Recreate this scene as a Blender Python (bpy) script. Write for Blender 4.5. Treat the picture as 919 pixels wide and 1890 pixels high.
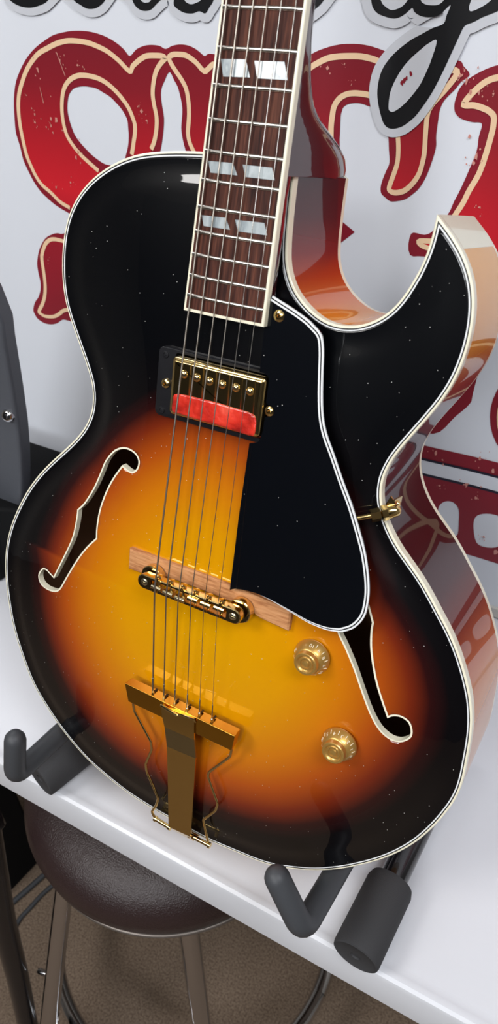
import bpy, bmesh, math, random
import numpy as np
from mathutils import Vector, Matrix
from mathutils.geometry import delaunay_2d_cdt
SC = bpy.context.scene
COL = SC.collection
for o in list(bpy.data.objects): bpy.data.objects.remove(o)
random.seed(4)

# ------------------------------------------------------------------ camera
# Two frames. World millimetres (origin under the bridge of the guitar, x along the table's
# front edge, y away from the viewer, z up; the table top is at z = -290). Guitar frame:
# u across the body, v towards the head, w out of the top; it leans back by 18 degrees.
LEAN = math.radians(18); SL, CL = math.sin(LEAN), math.cos(LEAN)
OFF = Vector((0, 0, 1030))                       # floor at world z = 0
FPX, PX0, PY0 = 1439.167, 459.5, 945.0           # focal length and centre in photo pixels
RW = np.array([[0.8701697194540434, 0.4910804591084293, -0.04055418630650447],
               [0.2838597517318863, -0.5668513186082194, -0.7733713363816447],
               [-0.40277574491500884, 0.6614526175562317, -0.6326548300883824]])
CW = np.array([239.84967649572354, -337.00798286319224, 395.2975554486812])
MG = np.array([[1, 0, 0], [0, SL, CL], [0, -CL, SL]])
cam = bpy.data.cameras.new('camera'); co = bpy.data.objects.new('camera', cam); COL.objects.link(co)
M = Matrix(((RW[0][0], -RW[1][0], -RW[2][0], (CW[0]+OFF.x)/1000), (RW[0][1], -RW[1][1], -RW[2][1], (CW[1]+OFF.y)/1000),
            (RW[0][2], -RW[1][2], -RW[2][2], (CW[2]+OFF.z)/1000), (0, 0, 0, 1)))
co.matrix_world = M
cam.sensor_fit = 'VERTICAL'; cam.sensor_height = 36; cam.sensor_width = 36; cam.lens = FPX/1890*36
cam.clip_start = .01; cam.clip_end = 50
cam.dof.use_dof = True; cam.dof.focus_distance = .60; cam.dof.aperture_fstop = 13
SC.camera = co

# ------------------------------------------------------------------ light
w = bpy.data.worlds.new('world'); SC.world = w; w.use_nodes = True
w.node_tree.nodes['Background'].inputs[0].default_value = (.9, .95, 1, 1)
w.node_tree.nodes['Background'].inputs[1].default_value = .1
def area(name, loc, to, size, power, col=(1, 1, 1), size_y=None):
    l = bpy.data.lights.new(name, 'AREA'); l.energy = power; l.color = col
    l.shape = 'RECTANGLE'; l.size = size; l.size_y = size_y or size
    o = bpy.data.objects.new(name, l); COL.objects.link(o); o.location = loc
    o.rotation_euler = (Vector(to)-Vector(loc)).to_track_quat('-Z', 'Y').to_euler()
    return o
area('ceiling_and_fill_light', (-.75, -1.15, 2.62), (0, 0, 1.0), .6, 39, (1, .98, .96), 1.2)
area('ceiling_and_fill_light', (.2, -2.5, 2.6), (0, .2, 1.0), 1.2, 60, (.95, .975, 1), .6)  # fill lamp added at the front, aimed to brighten the banner
area('ceiling_and_fill_light', (1.1, -.6, 2.64), (1.1, -.6, 0), 1.2, 30, (.95, .97, 1), .6)
area('ceiling_and_fill_light', (-1.6, 0.6, 2.64), (-1.6, .6, 0), 1.2, 14, (.95, .97, 1), .6)
vs = SC.view_settings; SC.display_settings.display_device = 'sRGB'
vs.view_transform = 'Standard'; vs.look = 'None'; vs.gamma = 1; vs.exposure = -0.15; vs.use_curve_mapping = False

# ------------------------------------------------------------------ helpers
def lin(c):
    return tuple((x/255/12.92 if x/255 <= .04045 else ((x/255+.055)/1.055)**2.4) for x in c)
def W3(x, y, z): return Vector(((x+OFF.x)/1000, (y+OFF.y)/1000, (z+OFF.z)/1000))
def pray(px, py): return np.array([(px-PX0)/FPX, (py-PY0)/FPX, 1.0]) @ RW
def atz(px, py, z): d = pray(px, py); return CW+d*(z-CW[2])/d[2]
def aty(px, py, y): d = pray(px, py); return CW+d*(y-CW[1])/d[1]
CG = MG @ CW
def G(px, py, h):                                # a pixel to the guitar plane w = h -> (u, v)
    d = MG @ pray(px, py); p = CG+d*(h-CG[2])/d[2]; return (p[0], p[1])
H0, TH = 34.19, .05998
def bw(v): return H0-v*math.tan(TH)              # fingerboard surface
def GB(px, py):
    h = 22
    for _ in range(6): p = G(px, py, h); h = bw(p[1])
    return (p[0], p[1], h)
BASE = (0.0, -246.0, -42.0)
def L(u, v, h): return Vector(((u-BASE[0])/1000, (v-BASE[1])/1000, (h-BASE[2])/1000))

class MB:
    def __init__(s): s.v = []; s.f = []; s.m = []
    def add(s, vs_, fs, m=0):
        n = len(s.v); s.v += [Vector(x) for x in vs_]
        for f in fs: s.f.append(tuple(i+n for i in f)); s.m.append(m)
        return s
    def grid(s, rows, close=False, m=0, cap=False):
        n = len(s.v); k = len(rows[0])
        for r in rows: s.v += [Vector(x) for x in r]
        for i in range(len(rows)-1):
            for j in range(k if close else k-1):
                a = n+i*k+j; b = n+i*k+(j+1) % k
                s.f.append((a, b, b+k, a+k)); s.m.append(m)
        if cap:
            s.f.append(tuple(n+j for j in range(k))[::-1]); s.m.append(m)
            s.f.append(tuple(n+(len(rows)-1)*k+j for j in range(k))); s.m.append(m)
        return s
    def tube(s, pts, r, n=12, m=0, cap=True, rnd=False):
        pts = [Vector(p) for p in pts]; rs = list(r) if hasattr(r, '__len__') else [r]*len(pts)
        if rnd:                                  # hemispherical ends
            for e in (0, -1):
                a = pts[e]; b = pts[1 if e == 0 else -2]; d = (a-b).normalized(); R = rs[e]
                ex = [(a+d*R*math.sin(t), R*math.cos(t)) for t in (math.radians(25), math.radians(50), math.radians(70), math.radians(86))]
                if e == 0: pts = [x[0] for x in ex[::-1]]+pts; rs = [x[1] for x in ex[::-1]]+rs
                else: pts = pts+[x[0] for x in ex]; rs = rs+[x[1] for x in ex]
        rows = []; nrm = None
        for i, p in enumerate(pts):
            t = (pts[min(i+1, len(pts)-1)]-pts[max(i-1, 0)]).normalized()
            if nrm is None:
                nrm = t.orthogonal().normalized()
            else: nrm = (nrm-t*nrm.dot(t)).normalized()
            b = t.cross(nrm)
            rows.append([p+(nrm*math.cos(2*math.pi*j/n)+b*math.sin(2*math.pi*j/n))*rs[i] for j in range(n)])
        return s.grid(rows, True, m, cap)
    def lathe(s, prof, c, ax=(0, 0, 1), n=48, m=0, cap=False):
        ax = Vector(ax).normalized(); e1 = ax.orthogonal().normalized(); e2 = ax.cross(e1); c = Vector(c)
        rows = [[c+ax*h+(e1*math.cos(2*math.pi*j/n)+e2*math.sin(2*math.pi*j/n))*r for j in range(n)] for r, h in prof]
        return s.grid(rows, True, m, cap)
    def prism(s, lo, hi, m=0):                    # two loops of equal length
        return s.grid([lo, hi], True, m, True)
    def box(s, c, e, ax=None, m=0):
        ax = ax or (Vector((1, 0, 0)), Vector((0, 1, 0)), Vector((0, 0, 1))); c = Vector(c)
        P = [c+ax[0]*e[0]*i+ax[1]*e[1]*j+ax[2]*e[2]*k for k in (-.5, .5) for i, j in ((-.5, -.5), (.5, -.5), (.5, .5), (-.5, .5))]
        return s.prism(P[:4], P[4:], m)
    def build(s, name, mat, parent=None, smooth=True, bevel=0, seg=2, angle=40):
        me = bpy.data.meshes.new(name); me.from_pydata([tuple(x) for x in s.v], [], s.f)
        for x in (mat if isinstance(mat, (list, tuple)) else [mat]): me.materials.append(x)
        me.polygons.foreach_set('material_index', s.m)
        bm = bmesh.new(); bm.from_mesh(me)
        bmesh.ops.recalc_face_normals(bm, faces=bm.faces)
        bm.to_mesh(me); bm.free()
        o = bpy.data.objects.new(name, me); COL.objects.link(o)
        if parent: o.parent = parent
        if bevel:
            b = o.modifiers.new('bevel', 'BEVEL'); b.width = bevel; b.segments = seg; b.limit_method = 'ANGLE'; b.angle_limit = math.radians(angle)
            b.harden_normals = False
        if smooth:
            me.polygons.foreach_set('use_smooth', [True]*len(me.polygons))
            me.set_sharp_from_angle(angle=math.radians(angle))
        return o
def empty(name, loc, rot=None, label=None, cat=None, group=None):
    o = bpy.data.objects.new(name, None); COL.objects.link(o); o.location = loc; o.empty_display_size = .05
    if rot: o.rotation_euler = rot
    if label: tag(o, label, cat, group)
    return o
def tag(o, label, cat, group=None):
    o['label'] = label; o['category'] = cat
    if group: o['group'] = group
    return o
def catmull(P, k=6, closed=False):
    P = [Vector(p) for p in P]; n = len(P); out = []
    for i in range(n if closed else n-1):
        p0, p1, p2, p3 = (P[(i+a) % n] if closed else P[max(0, min(n-1, i+a))] for a in (-1, 0, 1, 2))
        for j in range(k):
            t = j/k
            out.append(.5*((2*p1)+(p2-p0)*t+(2*p0-5*p1+4*p2-p3)*t*t+(3*p1-p0-3*p2+p3)*t**3))
    if not closed: out.append(P[-1])
    return out
def inset(P, d, closed=True):                    # offset a 2-D loop to its left by d
    P = [Vector(p).to_2d() for p in P]; n = len(P); out = []
    for i in range(n):
        a = P[(i-1) % n] if closed or i > 0 else P[i]; b = P[i]; c = P[(i+1) % n] if closed or i < n-1 else P[i]
        n1 = (b-a); n2 = (c-b)
        if n1.length < 1e-9: n1 = n2
        if n2.length < 1e-9: n2 = n1
        n1 = n1.normalized(); n2 = n2.normalized()
        m1 = Vector((-n1.y, n1.x)); m2 = Vector((-n2.y, n2.x)); m = (m1+m2)
        if m.length < 1e-6: m = m1
        m.normalize(); out.append(b+m*d/max(.42, m.dot(m1)))
    return out
def area2(P): return sum(P[i][0]*P[(i+1) % len(P)][1]-P[(i+1) % len(P)][0]*P[i][1] for i in range(len(P)))/2
def ccw(P): return list(P) if area2(P) > 0 else list(P)[::-1]
def inpoly(x, y, P):                             # vectorised point in polygon
    P = np.array([(p[0], p[1]) for p in P]); x = np.asarray(x, float); y = np.asarray(y, float); r = np.zeros(x.shape, bool)
    for i in range(len(P)):
        x1, y1 = P[i-1]; x2, y2 = P[i]
        if y1 == y2: continue
        c = ((y1 > y) != (y2 > y)) & (x < (x2-x1)*(y-y1)/(y2-y1)+x1); r ^= c
    return r
def pdist(x, y, P):                              # distance from points to a closed polyline
    P = np.array([(p[0], p[1]) for p in P]); D = np.full(np.shape(x), 1e9)
    for k in range(len(P)):
        a, b = P[k], P[(k+1) % len(P)]; ab = b-a; t = np.clip(((x-a[0])*ab[0]+(y-a[1])*ab[1])/max(1e-9, ab@ab), 0, 1)
        D = np.minimum(D, np.hypot(x-a[0]-ab[0]*t, y-a[1]-ab[1]*t))
    return D
def insetc(P, d):                                # inset without fold-backs at sharp corners
    Q = inset(P, d); A = np.array([(q.x, q.y) for q in Q]); ok = pdist(A[:, 0], A[:, 1], P) > abs(d)*.965; n = len(Q); out = []
    for i in range(n):
        if ok[i]: out.append(Q[i]); continue
        j = next(k for k in range(1, n) if ok[(i+k) % n] or ok[(i-k) % n]); out.append(Q[(i+j) % n] if ok[(i+j) % n] else Q[(i-j) % n])
    return out
def fill(outer, holes=(), step=5, margin=None, extra=None, clear=0):
    """triangulate a 2-D region with interior points on a grid"""
    loops = [outer]+list(holes); pts = []; edges = []
    for lp in loops:
        n = len(pts); pts += [Vector((p[0], p[1])) for p in lp]; edges += [(n+i, n+(i+1) % len(lp)) for i in range(len(lp))]
    A = np.array([(p.x, p.y) for p in pts]); x0, y0 = A.min(0); x1, y1 = A.max(0)
    gx, gy = np.meshgrid(np.arange(x0+step/2, x1, step), np.arange(y0+step/2, y1, step)); gx[1::2] += step/2
    gx = gx.ravel(); gy = gy.ravel(); ok = inpoly(gx, gy, outer)
    for h in holes: ok &= ~inpoly(gx, gy, h)
    gx, gy = gx[ok], gy[ok]
    if extra is not None:
        d = pdist(gx, gy, outer); gx, gy = gx[d > clear], gy[d > clear]; gx = np.r_[gx, extra[:, 0]]; gy = np.r_[gy, extra[:, 1]]
        ok = np.ones(len(gx), bool)
        for h in holes: ok &= ~inpoly(gx, gy, h)
        gx, gy = gx[ok], gy[ok]
    if len(gx):
        B = np.concatenate([np.stack([a+(b-a)*t for t in (0, .5)], 0).reshape(-1, 2) for a, b in [(A[i], A[j]) for i, j in edges]])
        keep = np.ones(len(gx), bool); mg = margin or step*.45
        for k in range(0, len(gx), 2000):
            d = np.hypot(gx[k:k+2000, None]-B[None, :, 0], gy[k:k+2000, None]-B[None, :, 1]).min(1); keep[k:k+2000] = d > mg
        pts += [Vector((a, b)) for a, b in zip(gx[keep], gy[keep])]
    r = delaunay_2d_cdt(pts, edges, [], 0, 1e-4)
    V = [(p.x, p.y) for p in r[0]]; F = r[2]
    cx = np.array([sum(V[i][0] for i in f)/len(f) for f in F]); cy = np.array([sum(V[i][1] for i in f)/len(f) for f in F])
    ok = inpoly(cx, cy, outer)
    for h in holes: ok &= ~inpoly(cx, cy, h)
    return V, [tuple(f) for f, k in zip(F, ok) if k]

# ------------------------------------------------------------------ materials
def mat(name, col, rough=.5, metal=0, coat=0, spec=.5, bump=None, ramp=None, alpha=1, trans=0, coat_rough=.03):
    m = bpy.data.materials.new(name); m.use_nodes = True; nt = m.node_tree; b = nt.nodes['Principled BSDF']
    b.inputs['Base Color'].default_value = (*lin(col), 1); b.inputs['Roughness'].default_value = rough
    b.inputs['Metallic'].default_value = metal; b.inputs['Coat Weight'].default_value = coat; b.inputs['Coat Roughness'].default_value = coat_rough
    b.inputs['Specular IOR Level'].default_value = spec; b.inputs['Alpha'].default_value = alpha; b.inputs['Transmission Weight'].default_value = trans
    tc = nt.nodes.new('ShaderNodeTexCoord')
    def noise(scale, detail, stretch):
        mp = nt.nodes.new('ShaderNodeMapping'); mp.inputs['Scale'].default_value = stretch
        nt.links.new(tc.outputs['Object'], mp.inputs[0]); n = nt.nodes.new('ShaderNodeTexNoise'); n.inputs['Scale'].default_value = scale
        n.inputs['Detail'].default_value = detail; nt.links.new(mp.outputs[0], n.inputs['Vector']); return n
    if ramp:                                     # (scale, stretch, [(pos, colour)...])
        n = noise(ramp[0], 5, ramp[1]); r = nt.nodes.new('ShaderNodeValToRGB'); el = r.color_ramp.elements
        for i, (p, c) in enumerate(ramp[2]):
            e = el[i] if i < 2 else el.new(p); e.position = p; e.color = (*lin(c), 1)
        nt.links.new(n.outputs['Fac'], r.inputs[0]); nt.links.new(r.outputs[0], b.inputs['Base Color'])
    if bump:                                     # (scale, strength, stretch)
        n = noise(bump[0], 3, bump[2] if len(bump) > 2 else (1, 1, 1)); bp = nt.nodes.new('ShaderNodeBump')
        bp.inputs['Strength'].default_value = bump[1]; bp.inputs['Distance'].default_value = .001
        nt.links.new(n.outputs['Fac'], bp.inputs['Height']); nt.links.new(bp.outputs[0], b.inputs['Normal'])
    return m
def add_dust(m, scale=190, r=.055, gate=.72, col=(205, 205, 200)):
    """fine settled dust specks over the finish"""
    nt = m.node_tree; b = nt.nodes['Principled BSDF']; tc = nt.nodes.new('ShaderNodeTexCoord')
    v = nt.nodes.new('ShaderNodeTexVoronoi'); v.inputs['Scale'].default_value = scale; nt.links.new(tc.outputs['Object'], v.inputs['Vector'])
    lt = nt.nodes.new('ShaderNodeMath'); lt.operation = 'LESS_THAN'; lt.inputs[1].default_value = r; nt.links.new(v.outputs['Distance'], lt.inputs[0])
    sp = nt.nodes.new('ShaderNodeSeparateColor'); nt.links.new(v.outputs['Color'], sp.inputs[0])
    g = nt.nodes.new('ShaderNodeMath'); g.operation = 'GREATER_THAN'; g.inputs[1].default_value = gate; nt.links.new(sp.outputs[0], g.inputs[0])
    mu = nt.nodes.new('ShaderNodeMath'); mu.operation = 'MULTIPLY'; nt.links.new(lt.outputs[0], mu.inputs[0]); nt.links.new(g.outputs[0], mu.inputs[1])
    mx = nt.nodes.new('ShaderNodeMix'); mx.data_type = 'RGBA'; nt.links.new(mu.outputs[0], mx.inputs['Factor'])
    src = b.inputs['Base Color']
    if src.is_linked: nt.links.new(src.links[0].from_socket, mx.inputs['A'])
    else: mx.inputs['A'].default_value = src.default_value
    mx.inputs['B'].default_value = (*lin(col), 1); nt.links.new(mx.outputs['Result'], src)
def attr_ramp(m, attr, stops, interp='EASE', noise=0):
    nt = m.node_tree; b = nt.nodes['Principled BSDF']; a = nt.nodes.new('ShaderNodeAttribute'); a.attribute_name = attr
    r = nt.nodes.new('ShaderNodeValToRGB'); el = r.color_ramp.elements; r.color_ramp.interpolation = interp
    for i, (p, c) in enumerate(stops):
        e = el[i] if i < 2 else el.new(p); e.position = p; e.color = (*lin(c), 1)
    nt.links.new(a.outputs['Fac'], r.inputs[0]); nt.links.new(r.outputs[0], b.inputs['Base Color'])

M_top = mat('sunburst_lacquer', (220, 150, 10), .3, coat=1, spec=.08, coat_rough=.02)
attr_ramp(M_top, 'burst', [(0, (214, 154, 0)), (.34, (210, 142, 2)), (.52, (196, 112, 10)), (.64, (166, 74, 14)), (.735, (110, 36, 14)), (.80, (40, 11, 11)), (.86, (9, 7, 9)), (1, (5, 6, 9))], 'LINEAR')
add_dust(M_top, 210, .055, .35)
M_side = mat('side_lacquer', (150, 60, 15), .25, coat=.7, spec=.08, coat_rough=.015)
nt = M_side.node_tree; a = nt.nodes.new('ShaderNodeVertexColor'); a.layer_name = 'paint'; nt.links.new(a.outputs[0], nt.nodes['Principled BSDF'].inputs['Base Color'])
M_in = mat('bare_inside_wood', (158, 116, 84), .8)
M_cream = mat('cream_binding', (240, 234, 210), .3, coat=.5)
M_white = mat('white_binding', (232, 234, 236), .35)
M_blackp = mat('black_plastic_binding', (9, 10, 13), .3)
M_neck = mat('cherry_neck_lacquer', (58, 8, 14), .2, coat=1, spec=.08, coat_rough=.02)
M_guard = mat('black_pickguard_plastic', (6, 8, 13), .25, coat=.8, coat_rough=.03, spec=.15); add_dust(M_guard, 160, .05, .35)
M_rose = mat('rosewood', (84, 50, 40), .6, spec=.15, ramp=(60, (9, .5, 1), [(.3, (38, 20, 17)), (.5, (68, 37, 29)), (.7, (96, 56, 42))]), bump=(90, .4, (9, .5, 1)))
M_base = mat('bridge_rosewood', (190, 134, 90), .55, spec=.2, ramp=(110, (.6, 5, 3), [(.3, (160, 104, 66)), (.5, (194, 138, 92)), (.75, (206, 152, 108))]), bump=(150, .3, (.6, 5, 3)))
M_gold = mat('gold_plate', (236, 206, 140), .12, 1)
M_goldm = mat('brushed_gold_plate', (212, 178, 108), .07, 1)
M_slot = mat('dark_slot', (40, 26, 12), .6)
M_goldr = mat('satin_gold_plate', (214, 160, 62), .2, 1)
M_goldb = mat('lit_bend_gold', (150, 132, 92), .42, 1)  # rougher gold copy that makes the tilted strap bend look lighter
M_nick = mat('nickel_saddle', (206, 196, 165), .22, 1)
M_fret = mat('nickel_fret_wire', (208, 204, 198), .22, 1)
M_steel = mat('steel_string', (196, 192, 186), .25, 1)
M_wound = mat('wound_string', (176, 168, 158), .38, 1)
M_pearl = mat('pearl_inlay', (200, 208, 210), .25, coat=.5, ramp=(55, (1.5, .6, 1), [(.3, (128, 138, 142)), (.5, (176, 184, 187)), (.62, (140, 150, 155)), (.7, (200, 206, 206))]))
M_ring = mat('black_ring_plastic', (22, 22, 26), .35)
M_red = mat('red_protective_film', (226, 52, 36), .3, coat=.6, spec=.5, bump=(120, 1, (1, 1, 1)), ramp=(60, (1, 1, 1), [(.32, (150, 26, 20)), (.48, (214, 48, 34)), (.6, (232, 66, 48)), (.75, (238, 100, 80))]))
M_knob = mat('gold_knob_plastic', (204, 160, 84), .36, .7, coat=.6)
M_num = mat('cream_knob_numerals', (245, 236, 205), .5)
M_chrome = mat('chrome', (205, 205, 208), .12, 1)
M_foam = mat('black_foam', (58, 58, 60), .75, spec=.25, bump=(900, .25))
M_rub = mat('black_rubber', (62, 64, 68), .5, spec=.4)
M_blk = mat('gloss_black_steel', (12, 12, 16), .22, coat=.6)
M_table = mat('white_plastic_table', (212, 214, 220), .32, spec=.45, bump=(700, .04))
M_leather = mat('brown_leather', (46, 33, 33), .33, spec=.5, bump=(620, .75, (1, 1, 1)))
M_carpet = mat('brown_carpet', (98, 84, 72), .95, spec=.1, ramp=(300, (1, 1, 1), [(.3, (92, 78, 67)), (.5, (116, 100, 86)), (.7, (134, 118, 102))]), bump=(420, 1))
M_wall = mat('beige_wall', (150, 146, 140), .8)
M_ceil = mat('ceiling_tile', (215, 215, 212), .9)
M_ban = mat('white_vinyl_banner', (224, 228, 236), .45, spec=.35)
M_halo = mat('grey_print', (202, 205, 212), .5)
M_ink = mat('black_print', (8, 10, 15), .45)
M_navy = mat('navy_print', (22, 22, 44), .45)
M_maroon = mat('maroon_print', (134, 22, 40), .45)
M_tan = mat('tan_print', (238, 204, 166), .5)
M_redp = mat('red_gradient_print', (150, 20, 35), .45)
nt = M_redp.node_tree; tc = nt.nodes.new('ShaderNodeTexCoord'); sx = nt.nodes.new('ShaderNodeSeparateXYZ'); nt.links.new(tc.outputs['Object'], sx.inputs[0])
mr = nt.nodes.new('ShaderNodeMapRange'); nt.links.new(sx.outputs['Z'], mr.inputs[0]); mr.inputs[1].default_value = 0; mr.inputs[2].default_value = .7
r = nt.nodes.new('ShaderNodeValToRGB'); el = r.color_ramp.elements
for i, (p, c) in enumerate([(0, (130, 20, 36)), (.4, (138, 22, 38)), (.5, (150, 24, 40)), (.6, (208, 28, 42)), (.66, (186, 24, 38)), (.75, (138, 22, 36)), (.82, (120, 20, 36))]):
    e = el[i] if i < 2 else el.new(p); e.position = p; e.color = (*lin(c), 1)
nt.links.new(mr.outputs[0], r.inputs[0]); nt.links.new(r.outputs[0], nt.nodes['Principled BSDF'].inputs['Base Color'])
M_flake = mat('worn_print_flecks', (206, 140, 128), .5)
M_grey = mat('dark_grey_moulded_plastic', (74, 77, 84), .55, bump=(500, .15))
M_case = mat('black_case_cloth', (9, 10, 12), .8, spec=.2)
M_strip = mat('banner_hem', (196, 192, 186), .5)

# ------------------------------------------------------------------ the room
def slab(name, c, e, m):
    o = MB().box(Vector(c), e).build(name, m, smooth=False); o['kind'] = 'structure'; return o
slab('floor', (0, -.6, -.03), (6, 5.4, .06), M_carpet)
slab('ceiling', (0, -.6, 2.73), (6, 5.4, .06), M_ceil)
slab('wall_back', (0, 1.05, 1.35), (6, .08, 2.7), M_wall)
slab('wall_left', (-2.95, -.6, 1.35), (.08, 5.3, 2.7), M_wall)
slab('wall_right', (2.95, -.6, 1.35), (.08, 5.3, 2.7), M_wall)
slab('wall_front', (0, -3.2, 1.35), (6, .08, 2.7), mat('front_wall_paint', (66, 66, 70), .8))

# ------------------------------------------------------------------ the banner
YB = 340.0
def ywave(x):                                     # soft vertical folds of the hanging vinyl (mm)
    x = np.asarray(x, float)
    return 17*np.exp(-((x+24)/36)**2)-3*np.exp(-((x-45)/45)**2)+4*np.exp(-((x+430)/60)**2)+1.5*np.sin(x/70)
def B2(px, py):
    y = YB
    for _ in range(8): p = aty(px, py, y); y = YB+float(ywave(p[0]))
    return (p[0], p[2])
ZB0, ZB1, XB0, XB1 = -288, 620, -1000, 820
ban = empty('banner', W3(0, YB, ZB0), None, 'large white vinyl banner with red western lettering and black script behind the guitar', 'banner')
def BL(x, z, off): return Vector((x/1000, (float(ywave(x))-off)/1000, (z-ZB0)/1000))
def banner_layer(name, loops, off, m, step=8, parent=ban, holes=None):
    for i, lp in enumerate(loops):
        mb = MB(); q_ = []
        for a, b in zip(lp, list(lp[1:])+[lp[0]]):
            n_ = max(1, int(math.hypot(b[0]-a[0], b[1]-a[1])/7)); q_ += [(a[0]+(b[0]-a[0])*k/n_, a[1]+(b[1]-a[1])*k/n_) for k in range(n_)]
        lp = q_
        V, F = fill(ccw(lp), [ccw(h) for h in (holes[i] if holes else [])], step)
        mb.add([BL(x, z, off) for x, z in V], F)
        o = mb.build(name, m, parent)
mb = MB(); xs = np.arange(XB0, XB1+1, 10)
mb.grid([[BL(x, z, 0) for x in xs] for z in (ZB0, ZB1)]); mb.grid([[BL(x, z, -1) for x in xs] for z in (ZB0, ZB1)])
mb.build('vinyl_sheet', M_ban, ban)
mb = MB()
mb.grid([[BL(x, z, o_) for x in xs] for z, o_ in ((ZB0, -4), (ZB0, 4), (ZB0+13, 4), (ZB0+13, -4))]+[[BL(x, ZB0, -4) for x in xs]]); mb.build('bottom_rail', M_strip, ban)
def px(L_, k=4, closed=True, sm=True):
    P = [B2(*q) for q in L_]
    if not sm: return P
    return [(p[0], p[1]) for p in catmull([(a, b, 0) for a, b in P], k, closed)]
def ribbon2(mb, P, wd, off):                      # a printed line of width wd along P
    P = [Vector(p) for p in P]; a = inset(P, wd/2, False); b = inset(P, -wd/2, False)
    mb.grid([[BL(p.x, p.y, off) for p in a], [BL(p.x, p.y, off) for p in b]])
# letter shapes: (outer edge, [counter holes], [tan lines])
g_out = [(240,103),(252,91),(266,84.5),(280,82.6),(295,84.5),(306,90),(318,84.5),(331,82),(345,83),(358,88),(368,95),(378,103),(388,99),(420,104),(480,112),(540,118),(561.6,107.6),(589,92.6),(629,81.6),(674,82.6),(719,97.6),(745,112),(790,110),(844.5,111),(856,122),(867,137.6),(852,150),(839.5,165),(826,178),(817,190),(811,206),(809,220),(805,250),(804,275),(789,320),(775,345),(759,360),(746,368),(732,371),(720,371),(711,364),(704,357),(702.8,345),(706.8,330),(713,315),(719,300),(718,275),(716.8,250),(712,225),(689,200),(679,195),(665,190.5),(654,190),(642,192),(634,197.7),(631,206),(629,215),(627,255),(620,330),(560,420),(420,420),(350,310),(343,278),(338,258),(335,235),(337,200),(330,165),(322,148),(313,132.6),(304,149),(298,165),(298,185),(302,210),(303,225),(301,250),(297,275),(285,330),(270,395),(200,440),(150,412),(130,395),(104,379),(80,358),(66,340),(55,320),(44,296),(37.5,270),(30,245),(27.5,220),(26,190),(27.5,165),(31,147),(37.5,130),(45,115),(55,100),(68,86),(82.6,75),(98,65),(115,60),(132,57),(150,56.6),(170,59),(190,65),(206,73),(220,82.6),(230,92)]
g_hole = [(145,160),(135,164),(127.6,175),(125,190),(125,205),(128,220),(132.6,235),(139,250),(150,265),(162,278),(175,290),(195,303),(215,305),(228,300),(233,285),(237,268),(238,250),(237,235),(235,220),(226,203),(215,190),(204,179),(190,170),(178,163),(165,160),(154,159)]
g_tan1 = [(130,383),(112,372),(95,355),(79,341),(67.6,325),(58,305),(50,285),(44,260),(39,235),(36,212),(35,190),(37,170),(42.5,150),(50,130),(60,113),(73,98),(90,88),(106,80),(125,75),(145,75.5),(165,79),(183,86),(200,95),(220,111),(240,131),(246,122),(253,115),(263,107),(273,102.6),(288,102),(300,103),(306,107),(300,114),(294,122),(288,135),(284,155),(283,175),(286,195),(290,215),(290,235),(288,250),(285,263),(280,275)]
g_tan2 = [(183,315),(167,301),(150,285),(136,268),(125,250),(119,230),(116,210),(115.5,190),(117.6,170),(123,156),(132.6,145),(146,139),(160,139),(176,142),(190,148),(203,157),(215,168),(227,182),(238,198),(245,214),(250,230),(250,246),(248,260),(246,274),(244,285)]
r_tan1 = [(362,285),(358,278),(351,262),(348,245),(349,228),(350,210),(349,188),(345,165),(337,148),(325,130),(317,117),(313,106),(320,100.5),(330,100),(341,101),(350,105),(363,115),(378,131),(388,124),(398,118),(430,122)]
r_tan2 = [(540,146),(550,141),(561.6,135),(574,124),(589,115),(606,107),(624,104),(648,103),(669,104),(690,109),(709,117.6),(740,136)]
r_tan3 = [(611.6,290),(611.6,250),(612,232),(614,215),(617,198),(624,185),(633,177),(644,172.7),(656,171.5),(669,172.7),(680,174.5),(700,180)]
r_tan4 = [(734,235),(735,250),(736,275),(734,300),(727,322),(719,345),(721,352),(729,355),(739,354),(749,350),(763,337),(774,320),(780,301),(784,280),(786,248),(789,215),(794,199),(804,185),(825,162),(844.5,135),(836,128)]
t_out = [(1010,120),(960,112),(919,120),(903,125),(889.5,131),(873,140),(859.5,150),(848,164),(842,180),(839,192),(839.5,205),(845,214),(854.5,220),(872,225),(889.5,228),(884,252),(879.5,280),(864,318),(849.5,350),(838,372),(827,395),(800,425),(784,433),(759,431),(757,470),(800,480),(900,560),(985,480),(1020,320)]
t_tan = [(985,150),(950,140),(919,142.6),(900,149),(884.5,160),(868,176),(857,192.7),(876,194),(894.5,200),(905,206),(912,215),(911,232),(907,250),(897,285),(884.5,320),(866,352),(854.5,375),(839.5,398),(815,440),(776,444),(778,452),(800,460)]
j_out = [(150,420),(117.6,431),(106,430),(95,433),(85,439),(77.6,450),(72,464),(69,485),(71,502),(75,520),(75,535),(71.4,548),(66,556),(62.7,565),(62,573),(64.4,579),(69,587),(76.6,593),(85,597),(95.8,598.4),(106,596),(115,590),(121,590),(127,591.5),(170,600),(200,520),(190,430)]
j_tan = [(180,440),(130,446),(111.4,442.8),(103,441),(94,441.7),(86,448),(81.8,457),(79,467),(78.3,478),(81,497),(83.6,516.6),(84.5,531),(83.6,544.5),(80,559),(73,574),(77,579),(83.6,582.8),(92,584),(101,583.5),(110,579),(120,572),(140,570)]
loops = [px(g_out), px(t_out), px(j_out)]
tri = [(600,380),(655,428),(600,470)]
banner_layer('maroon_lettering', loops+[px(tri, sm=False)], .5, M_maroon, holes=[[px(g_hole)], [], [], []])
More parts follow.
